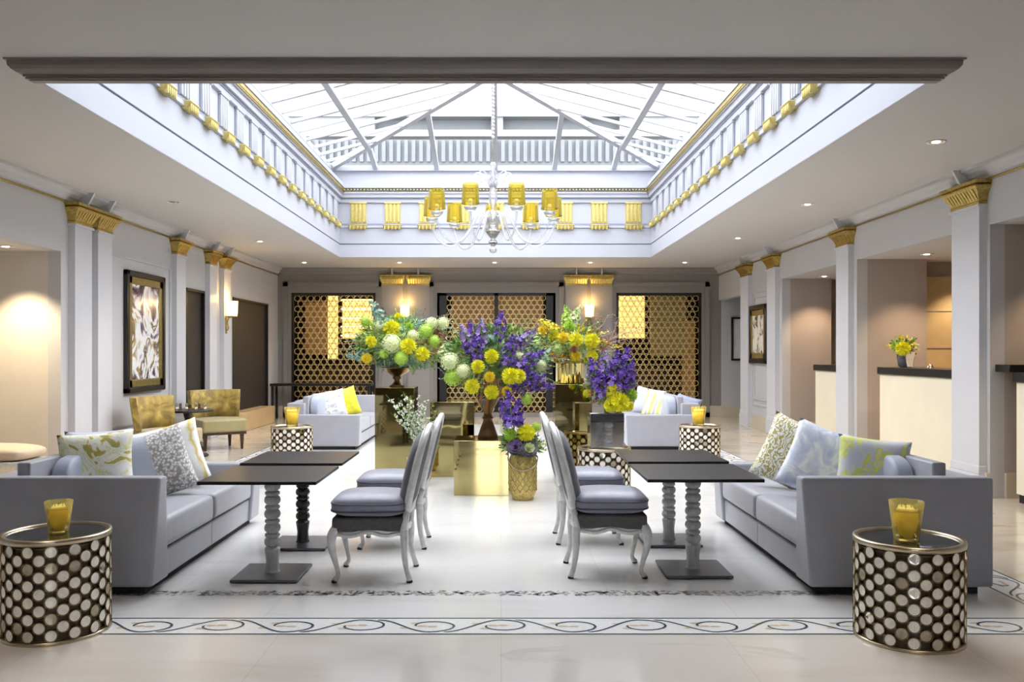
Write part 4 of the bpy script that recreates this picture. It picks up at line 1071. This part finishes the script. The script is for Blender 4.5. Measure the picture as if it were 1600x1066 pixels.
# ================================================================== FLOWERS
def leaf(bm, p, d, L_, w, mi, rnd):
    d = d.normalized(); a = Vector((rnd.uniform(-1,1), rnd.uniform(-1,1), rnd.uniform(-1,1))); s = d.cross(a)
    if s.length < .05: s = Vector((1,0,0))
    s.normalize(); n = s.cross(d)*L_*.12
    v = [bm.verts.new(q) for q in (p, p+d*L_*.5+s*w/2+n, p+d*L_, p+d*L_*.5-s*w/2+n)]
    f = bm.faces.new(v); f.material_index = mi; f.smooth = True
def rdir(rnd, up=0):
    while True:
        v = Vector((rnd.uniform(-1,1), rnd.uniform(-1,1), rnd.uniform(-1,1)))
        if .1 < v.length < 1: break
    v.normalize(); v.z += up; return v.normalized()
FM = {}
def flower_mesh(kind, m1, m2=None):
    key = (kind, m1, m2)
    if key in FM: return FM[key]
    rnd = random.Random(len(FM)+3); bm = B()
    if kind == 'mum':                                # unit radius ball of petals
        lathe(bm, [(.05,-.45),(.4,-.3),(.5,0),(.4,.3),(.05,.5)], 10, mi=1)
        n_ = 230
        for i in range(n_):
            ph = math.acos(1-1.85*(i+.5)/n_); th = i*2.39996
            d = Vector((math.sin(ph)*math.cos(th), math.sin(ph)*math.sin(th), math.cos(ph)))
            d = (d+rdir(rnd)*.28).normalized(); s = d.cross(Vector((.02,.03,1)))
            s.normalize(); u = s.cross(d); p = d*.35; w = .075; l_ = 1.0+.16*rnd.random()
            v = [bm.verts.new(q) for q in (p-s*w*.5, p+s*w*.5, d*.8*l_+s*w*1.0+u*.03, d*l_+u*.14*rnd.uniform(-1,1.4), d*.8*l_-s*w*1.0+u*.03)]
            bm.faces.new(v)
    elif kind == 'hydrangea':
        lathe(bm, [(.05,-.7),(.6,-.45),(.8,0),(.6,.55),(.05,.8)], 10)
        for i in range(95):
            ph = math.acos(1-1.8*(i+.5)/95); th = i*2.39996
            d = Vector((math.sin(ph)*math.cos(th), math.sin(ph)*math.sin(th), math.cos(ph))); s = d.cross(Vector((.1,.2,1))).normalized(); u = s.cross(d)
            c = d*(.92+.08*rnd.random()); a0 = rnd.uniform(0, 1.5)
            for k in range(4):
                a = a0+k*math.pi/2; e = s*math.cos(a)+u*math.sin(a); g = s*math.cos(a+1.571)+u*math.sin(a+1.571)
                v = [bm.verts.new(q) for q in (c, c+e*.1+g*.07+d*.02, c+e*.17+d*.05, c+e*.1-g*.07+d*.02)]; bm.faces.new(v)
    elif kind == 'spike':                            # along +z, unit length
        tube(bm, [(0,0,-.3),(0,0,.95)], .012, 5, 1)
        for i in range(70):
            t = (i+.5)/70; z = t+rnd.uniform(-.03,.03); rr_ = (.21*(1-t**2.4)+.035); th = i*2.39996+rnd.uniform(-.5,.5)
            d = (Vector((math.cos(th), math.sin(th), rnd.uniform(-.2,.5)))+rdir(rnd)*.3).normalized(); c = Vector((0,0,z))+d*rr_*rnd.uniform(.6,1.15); s = d.cross(Vector((.01,0,1))).normalized(); u = s.cross(d); q_ = .074*(1.15-t*.6)*rnd.uniform(.7,1.2)
            mi_ = 1 if rnd.random() < .07 else (3 if rnd.random() < .22 else 0)
            for k in range(5):
                a = k*2*math.pi/5; e = s*math.cos(a)+u*math.sin(a); g = s*math.cos(a+1.571)+u*math.sin(a+1.571)
                v = [bm.verts.new(q) for q in (c, c+e*q_*.7+g*q_*.5, c+e*q_*1.3+d*rnd.uniform(0,.035), c+e*q_*.7-g*q_*.5)]; bm.faces.new(v).material_index = mi_
            if i%5 == 0:
                v = [bm.verts.new(c+d*.015+s*math.cos(a)*.015+u*math.sin(a)*.015) for a in (0,2.1,4.2)]; bm.faces.new(v).material_index = 2
    elif kind == 'cabbage':
        for ringi, (rr_, z, n_) in enumerate(((.3,.5,6),(.55,.4,8),(.8,.25,10),(1.0,.0,11))):
            for k in range(n_):
                a = 2*math.pi*(k+.5*(ringi%2))/n_; c_, s_ = math.cos(a), math.sin(a); w = rr_*.5+.1
                P = []
                for i, (q, zz) in enumerate(((.15, -.2), (rr_*.8, z), (rr_*1.1, z+.25))):
                    ww = w*(.3, 1, .8)[i]
                    for j in (-1, -.5, 0, .5, 1): P.append(bm.verts.new((c_*q-s_*ww*j, s_*q+c_*ww*j, zz+(.08*(j%1 == .5) if i == 2 else 0)+.1*j*j)))
                for i in range(2):
                    for j in range(4): f = bm.faces.new((P[i*5+j], P[i*5+j+1], P[i*5+j+6], P[i*5+j+5])); f.smooth = True; f.material_index = 1 if ringi < 2 else 0
    me = bpy.data.meshes.new(kind); bm.to_mesh(me); bm.free()
    alt = {'purple': 'lilac', 'mauve': 'purple'}.get(m1, m1)
    for m in (m1, m2 or m1, 'white', alt): me.materials.append(M[m])
    FM[key] = me; return me
NM = {'mum': 'chrysanthemum', 'hydrangea': 'hydrangea', 'spike': 'delphinium', 'cabbage': 'ornamental_cabbage'}
def bouquet(name, label, base, cen, rad, flowers, leafmats, nleaf, seed, twigs=(), stems=True, llen=(.05,.11)):
    rnd = random.Random(seed); b = thing(name, label, 'flowers', base); bv = Vector(base); cv = Vector(cen)
    for fl in flowers:
        kind, px, py, d, size = fl[:5]; m1 = fl[5]; m2 = fl[6] if len(fl) > 6 else None; ax = fl[7] if len(fl) > 7 else None
        p = at(px, py, d)
        o = bpy.data.objects.new(NM[kind], flower_mesh(kind, m1, m2)); COL.objects.link(o); o.parent = b
        dirv = (p-cv); dirv.z += .1; dirv = Vector(ax) if ax else dirv.normalized()
        if kind in ('mum', 'hydrangea', 'cabbage') and not ax: dirv = (dirv+Vector((0,-.9,.3))).normalized()
        q = Vector((0,0,1)).rotation_difference(dirv.normalized())
        o.location = p-bv; o.rotation_mode = 'QUATERNION'; o.rotation_quaternion = q; o.scale = (size,)*3
        if kind == 'spike': o.scale = (size*1.15, size*1.15, size); o.location = p-bv-dirv.normalized()*size*.5
    bm = B(); nm_ = len(leafmats)
    for i in range(nleaf):
        d = rdir(rnd); t = rnd.uniform(.55, 1.0)**.5
        p = Vector((d.x*rad[0]*t, d.y*rad[1]*t, d.z*rad[2]*t))+cv-bv
        # clump foliage by direction so each material forms a spray
        mi = int((math.atan2(d.z, d.x)/(2*math.pi)+.5)*7.3+rnd.uniform(0, 1.4))%nm_
        leaf(bm, p-d*.02, (d+rdir(rnd)*.9), rnd.uniform(*llen), rnd.uniform(.012, .034), mi, rnd)
    for i in range(60):                                  # longer sprays poking out
        d = rdir(rnd, .15); e = Vector((d.x*rad[0], d.y*rad[1], d.z*rad[2])); p0 = cv-bv+e*.6; p1 = cv-bv+e*rnd.uniform(1.05, 1.38); mi = i%nm_
        tube(bm, [p0, (p0+p1)/2+Vector((0,0,.02)), p1], .0022, 4, mi)
        for k in range(9):
            t = k/8; leaf(bm, p0.lerp(p1, t), (p1-p0).normalized()+rdir(rnd)*.8, rnd.uniform(.03,.055), .018, mi, rnd)
    lathe(bm, [(.05,-.1),(.5,-.06),(.7,0),(.5,.06),(.05,.1)], 10)      # moss core
    vs = bm.verts[-50:] if hasattr(bm.verts, '__getitem__') else []
    bm.verts.ensure_lookup_table()
    for v in bm.verts[-50:]:
        v.co = Vector((v.co.x*rad[0]*.8, v.co.y*rad[1]*.8, v.co.z*rad[2]*6))+cv-bv
    tag(obj('foliage', bm, leafmats, b, recalc=False), kind='stuff')
    bm = B()
    for i in range(9):
        d = rdir(rnd, .6); e = Vector((d.x*rad[0]*.5, d.y*rad[1]*.5, -abs(d.z)*rad[2]*.2))
        tube(bm, [(rnd.uniform(-.03,.03), rnd.uniform(-.03,.03), .0), cv-bv+e], .004, 5)
    obj('stems', bm, 'green', b)
    if twigs:
        for (ax_, ay_, bx_, by_, dd) in twigs:
            bm = B()
            p0 = at(ax_, ay_, dd)-bv; p1 = at(bx_, by_, dd-.05)-bv
            mid = (p0+p1)/2+rdir(rnd)*.03; P = spline([p0, mid, p1], 4); tube(bm, P, lerp_list([.005,.002], len(P)), 5)
            for k in range(7):
                q = p0.lerp(p1, .25+.75*k/7); e = q+rdir(rnd, .2)*rnd.uniform(.04,.10); tube(bm, [q, e], .0015, 4)
                for _ in range(3): leaf(bm, e+rdir(rnd)*.015, rdir(rnd), .022, .014, 1, rnd)
            obj('twig', bm, ['twig', 'russet'], b)
    return b
Y_, G_ = 'yel', 'yel2'
D1 = 9.55
bouquet('flower_arrangement', 'green and yellow bouquet in the bronze footed bowl on the left plinth', (-1.19, 9.72, 1.19), (-1.13, 9.72, 1.50), (.54, .34, .30),
  [('mum',612,514,D1-.1,.095,Y_),('hydrangea',612,537,D1-.25,.105,'palegreen'),('mum',638,541,D1-.3,.088,Y_),('mum',660,553,D1-.25,.078,Y_),('hydrangea',627,560,D1-.3,.078,'limegreen'),
   ('mum',580,534,D1-.15,.065,Y_),('mum',573,560,D1-.1,.06,G_),('hydrangea',593,510,D1,.075,'palegreen'),('hydrangea',665,518,D1-.1,.085,'limegreen'),('hydrangea',678,533,D1-.1,.07,'limegreen'),
   ('hydrangea',674,506,D1,.075,'palegreen'),('hydrangea',692,505,D1,.07,'palegreen'),('hydrangea',571,503,D1+.1,.07,'limegreen'),('mum',640,512,D1-.05,.05,'limegreen'),('hydrangea',600,553,D1-.2,.055,'limegreen'),
   ('hydrangea',645,524,D1-.2,.06,'palegreen'),('spike',698,545,D1-.1,.22,'palegreen','green',(.5,-.2,.5)),('spike',590,488,D1,.30,'bluegreen','green',(-.5,0,.8)),('spike',560,556,D1,.26,'bluegreen','green',(-1,0,.0)),('mum',622,496,D1+.1,.05,Y_)],
  ['green2', 'green', 'bluegreen', 'green2', 'russet', 'bluegreen', 'limegreen'], 2100, 1, [(600,520,562,470,9.7),(690,540,708,478,9.7),(580,540,548,530,9.6),(670,520,700,488,9.6)])
D2 = 8.3
bouquet('flower_arrangement', 'big violet, yellow and pale green bouquet in the bronze urn in the centre', (-.135, 8.66, .97), (-.05, 8.55, 1.32), (.52, .36, .36),
  [('hydrangea',704,566,D2,.095,'palegreen'),('hydrangea',708,590,D2,.09,'limegreen'),('hydrangea',724,580,D2-.1,.07,'palegreen'),('mum',747,573,D2-.2,.065,Y_),('mum',768,557,D2-.15,.07,Y_),
   ('mum',738,604,D2-.2,.072,Y_),('mum',797,588,D2-.3,.08,Y_),('mum',810,588,D2-.2,.07,Y_),('mum',768,613,D2-.2,.07,Y_),('mum',765,589,D2-.2,.052,G_),('hydrangea',811,558,D2-.05,.062,'palegreen'),
   ('hydrangea',845,571,D2,.055,'palegreen'),('hydrangea',846,592,D2,.045,'palegreen'),('hydrangea',766,532,D2,.062,'bluegreen'),('hydrangea',822,624,D2-.1,.06,'limegreen'),('mum',792,612,D2-.15,.05,G_),
   ('spike',730,530,D2,.28,'mauve','green',(-.4,0,.9)),('spike',745,545,D2-.1,.26,'purple','green',(-.1,-.3,.9)),('spike',752,522,D2,.28,'mauve','green',(0,0,1)),('spike',781,514,D2+.1,.32,'purple','green',(.1,0,1)),
   ('spike',797,549,D2-.1,.30,'purple','green',(.15,-.2,.95)),('spike',820,530,D2,.28,'mauve','green',(.7,0,.6)),('spike',829,563,D2-.1,.30,'purple','green',(.75,-.1,.55)),('spike',832,590,D2-.1,.26,'purple','green',(.7,-.3,.1)),
   ('spike',845,602,D2-.05,.26,'purple','green',(.9,-.2,-.1)),('spike',810,606,D2-.1,.2,'purple','green',(.3,-.3,-.3)),('spike',740,524,D2+.1,.26,'purple','green',(-.3,0,.9)),('spike',736,552,D2,.22,'purple','green',(-.4,-.2,.5))],
  ['green', 'green2', 'russet', 'green', 'bluegreen', 'green2', 'green'], 2000, 2, [(760,560,738,494,8.5),(800,560,812,500,8.5)])
bouquet('flower_arrangement', 'low violet and yellow posy with purple cabbages in the floor lantern vase', (.206, 8.09, .40), (.2, 8.09, .52), (.17, .15, .10),
  [('spike',798,640,7.95,.34,'purple','green',(-.15,-.1,1)),('spike',790,645,8.05,.24,'purple','green',(-.4,0,.9)),('spike',808,646,8.0,.26,'purple','green',(.2,0,1)),('mum',822,677,7.95,.085,Y_),('mum',798,680,7.95,.062,'limegreen'),
   ('cabbage',806,699,7.93,.075,'cabbage','mauve'),('cabbage',826,702,7.93,.075,'cabbage','palegreen'),('hydrangea',788,671,8.05,.05,'palegreen'),('hydrangea',838,668,8.1,.05,'limegreen'),('mum',810,660,8.1,.05,G_)],
  ['green', 'green2', 'cabbage'], 240, 3)
D4 = 9.0
bouquet('flower_arrangement', 'yellow and russet bouquet with bare twigs in the fluted gold vase', (.745, 9.2, 1.27), (.77, 9.2, 1.48), (.42, .30, .22),
  [('mum',865,524,D4,.06,Y_),('mum',880,528,D4-.1,.06,G_),('mum',900,531,D4-.15,.075,Y_),('mum',925,533,D4-.1,.08,Y_),('mum',900,557,D4-.1,.055,G_),('mum',925,556,D4-.1,.06,Y_),('mum',891,511,D4,.055,'limegreen'),
   ('mum',848,516,D4,.05,G_),('spike',886,497,D4+.1,.26,'limegreen','green',(-.1,0,1)),('spike',900,492,D4+.1,.22,'palegreen','green',(.4,0,.9)),('hydrangea',872,546,D4-.1,.06,'green2'),('mum',897,546,D4-.2,.035,'russet'),('spike',856,508,D4,.2,'yel2','green',(-.8,0,.5))],
  ['green2', 'russet', 'yel2', 'green', 'russet', 'green2', 'yel2', 'green'], 1100, 4,
  [(930,540,1010,508,9.2),(930,545,992,528,9.1),(925,520,950,492,9.2),(930,530,962,516,9.1),(935,550,975,545,9.0),(930,520,935,490,9.1),(940,540,985,508,9.3),(860,530,835,500,9.1),(945,545,968,490,9.2)], llen=(.03,.08))
D5 = 8.05
bouquet('flower_arrangement', 'tall violet delphiniums with yellow chrysanthemums in the silver mirrored vase', (1.0, 8.15, .80), (1.03, 8.15, 1.08), (.19, .15, .20),
  [('spike',930,584,D5,.30,'purple','green',(-.3,-.1,1)),('spike',945,578,D5+.05,.34,'mauve','green',(-.05,0,1)),('spike',962,578,D5-.05,.34,'purple','green',(.1,-.1,1)),('spike',977,572,D5,.34,'purple','green',(.15,0,1)),('spike',985,586,D5+.05,.24,'purple','green',(.25,0,1)),
   ('spike',938,600,D5-.1,.26,'purple','green',(-.2,-.2,.8)),('spike',972,592,D5-.1,.28,'purple','green',(.1,-.2,.9)),('mum',959,613,D5-.1,.078,Y_),('mum',968,629,D5-.16,.09,Y_),('mum',985,618,D5-.05,.068,'limegreen'),('mum',953,634,D5-.14,.06,Y_),('mum',981,634,D5-.1,.055,Y_),('mum',917,615,D5+.1,.04,Y_)],
  ['green', 'green2', 'russet'], 260, 5)
# white blossom sprays
wb = thing('blossom_sprays', 'upright sprays of small white blossoms in front of the tall left plinth', 'flowers', (-.86, 8.95, .30)); rnd = random.Random(8)
bm = B(); bv = Vector((-.86, 8.95, .30))
for (px, py) in ((603,617),(612,628),(622,622),(630,612),(640,618),(655,612),(668,616),(663,630),(648,640),(634,635),(618,650),(672,650),(610,645)):
    top = at(px, py, 8.95+rnd.uniform(-.08,.08))-bv; P = spline([(0,0,0), (top.x*.25, top.y*.3, top.z*.5), top], 5); tube(bm, P, lerp_list([.004,.0015], len(P)), 5, 1)
    for k in range(34):
        t = .2+.8*k/34; q = P[min(int(t*(len(P)-1)), len(P)-1)]
        if k%3 == 0: leaf(bm, q, rdir(rnd, .3), .05, .02, 1 if rnd.random() < .5 else 2, rnd)
        c = q+rdir(rnd)*.022
        for _ in range(4): leaf(bm, c, rdir(rnd), .02, .015, 0, rnd)
tag(obj('blossoms', bm, ['white', 'green', 'green2'], wb, recalc=False), kind='stuff')
# small vase on the middle desk
v = thing('vase', 'small smoked glass vase on the middle reception desk', 'vase', (4.92, 10.35, 1.21))
bm = B(); lathe(bm, [(.06,0),(.085,.02),(.10,.12),(.09,.20),(.08,.20),(.085,.12),(.06,.03)], 20, cap=False); obj('body', bm, 'velvd', v)
bm = B(); hexa(bm, [(-.03,-.115,.01),(.03,-.115,.01),(.03,-.1,.01),(-.03,-.1,.01),(-.06,-.115,.19),(.06,-.115,.19),(.06,-.1,.19),(-.06,-.1,.19)]); obj('tag', bm, 'pearl', v)
spot(6.2, 11.1, 2.62, 'spotlight added deep inside the middle reception bay to light the tan panel', e=40, col=(1, .74, .45), size=R(100))  # extra lamp put in to brighten the tan panel
bouquet('flower_posy', 'small yellow posy in the vase on the middle reception desk', (4.92, 10.35, 1.40), (4.90, 10.35, 1.47), (.13, .1, .09),
  [('mum',1411,545,10.2,.085,Y_),('mum',1398,540,10.3,.04,'limegreen')], ['green', 'yel2', 'green2'], 90, 9, llen=(.03,.06))

# ================================================================== CHANDELIER
CHX, CHY = -.09, 9.5
ch_ = thing('chandelier', 'clear glass chandelier with nine gold glass shades hanging from the roof light', 'chandelier', (CHX, CHY, 2.5))
bm = B(); lathe(bm, [(.005,0),(.03,.01),(.045,.035),(.03,.06),(.015,.075),(.03,.09),(.03,.10),(.05,.13),(.02,.16),(.04,.18),(.075,.23),(.085,.26),(.04,.30),(.07,.33),(.085,.37),(.06,.42),(.03,.45),(.025,.50),(.045,.60),(.05,.66),(.025,.74),(.02,.80),(.045,.83),(.02,.86),(.05,.90),(.02,.94),(.04,.98),(.015,1.02)], 20)
obj('stem', bm, 'glass', ch_)
bm = B(); tube(bm, [(0,0,1.0),(0,0,3.24)], .012, 8)
for k in range(44): lathe(bm, [(.012,0),(.021,.018),(.012,.036)], 6, (0,0,1.28+k*.043), cap=False)
obj('suspension_cord', bm, 'chain', ch_)
bm = B(); lathe(bm, [(.085,.24),(.09,.25),(.05,.29)], 20); lathe(bm, [(.02,.09),(.035,.10),(.02,.115)], 16); lathe(bm, [(.05,.115),(.052,.125),(.03,.14)], 16); obj('metal_collar', bm, 'mirror', ch_)
for k in range(8):                                       # crown of scrolls
    a = 2*math.pi*k/8; bm = B(); c_, s_ = math.cos(a), math.sin(a)
    P = spline([(.03*c_,.03*s_,.74),(.10*c_,.10*s_,.86),(.17*c_,.17*s_,.90),(.21*c_,.21*s_,.86),(.19*c_,.19*s_,.82),(.165*c_,.165*s_,.85)], 5)
    tube(bm, P, lerp_list([.010,.007], len(P)), 6); obj('glass_scroll', bm, 'glass', ch_)
NA = 9
for k in range(NA):
    a = R(-90+21)+2*math.pi*k/NA; c_, s_ = math.cos(a), math.sin(a); RR = .70
    bm = B(); P = spline([(r*c_, r*s_, z) for r, z in ((.05,.36),(.12,.44),(.19,.42),(.27,.28),(.38,.13),(.50,.09),(.62,.16),(.69,.29),(RR,.36))], 6)
    tube(bm, P, lerp_list([.016,.014,.012,.010], len(P)), 8)
    arm = obj('arm', bm, 'glass', ch_)
    bm = B(); lathe(bm, [(.01,0),(.05,.012),(.072,.045),(.068,.045),(.045,.02),(.012,.012)], 20, (RR*c_, RR*s_, .36)); obj('drip_cup', bm, 'glass', arm)
    bm = B(); lathe(bm, [(.02,.01),(.022,.10),(.018,.12)], 12, (RR*c_, RR*s_, .37)); obj('candle', bm, 'waxw', arm)
    bm = B(); lathe(bm, [(.092,.44),(.088,.54),(.082,.65)], 28, (RR*c_, RR*s_, 0), cap=False)
    lathe(bm, [(.094,.437),(.095,.445),(.093,.452)], 28, (RR*c_, RR*s_, 0), cap=False)
    obj('lamp_shade', bm, 'shade', arm)

# ================================================================== LIGHT, CAMERA
w = bpy.data.worlds.new('sky'); SC.world = w; w.use_nodes = True; nt = w.node_tree; nt.nodes.clear()
bg = N(nt, 'ShaderNodeBackground'); bg.inputs[0].default_value = (.975, .985, 1.0, 1); bg.inputs[1].default_value = 2.2
wo = N(nt, 'ShaderNodeOutputWorld'); nt.links.new(bg.outputs[0], wo.inputs[0])

cam = bpy.data.cameras.new('camera'); co = bpy.data.objects.new('camera', cam); COL.objects.link(co); SC.camera = co
co.location = (0, 0, CH); co.rotation_euler = (R(90), 0, 0)
cam.sensor_width = 36; cam.lens = F/1600*36; cam.shift_x = (800-CX)/1600; cam.shift_y = (CY-533)/1600; cam.clip_end = 100
vs = SC.view_settings; vs.view_transform = 'Standard'; vs.look = 'None'; vs.gamma = 1; vs.use_curve_mapping = False; vs.exposure = 1.72
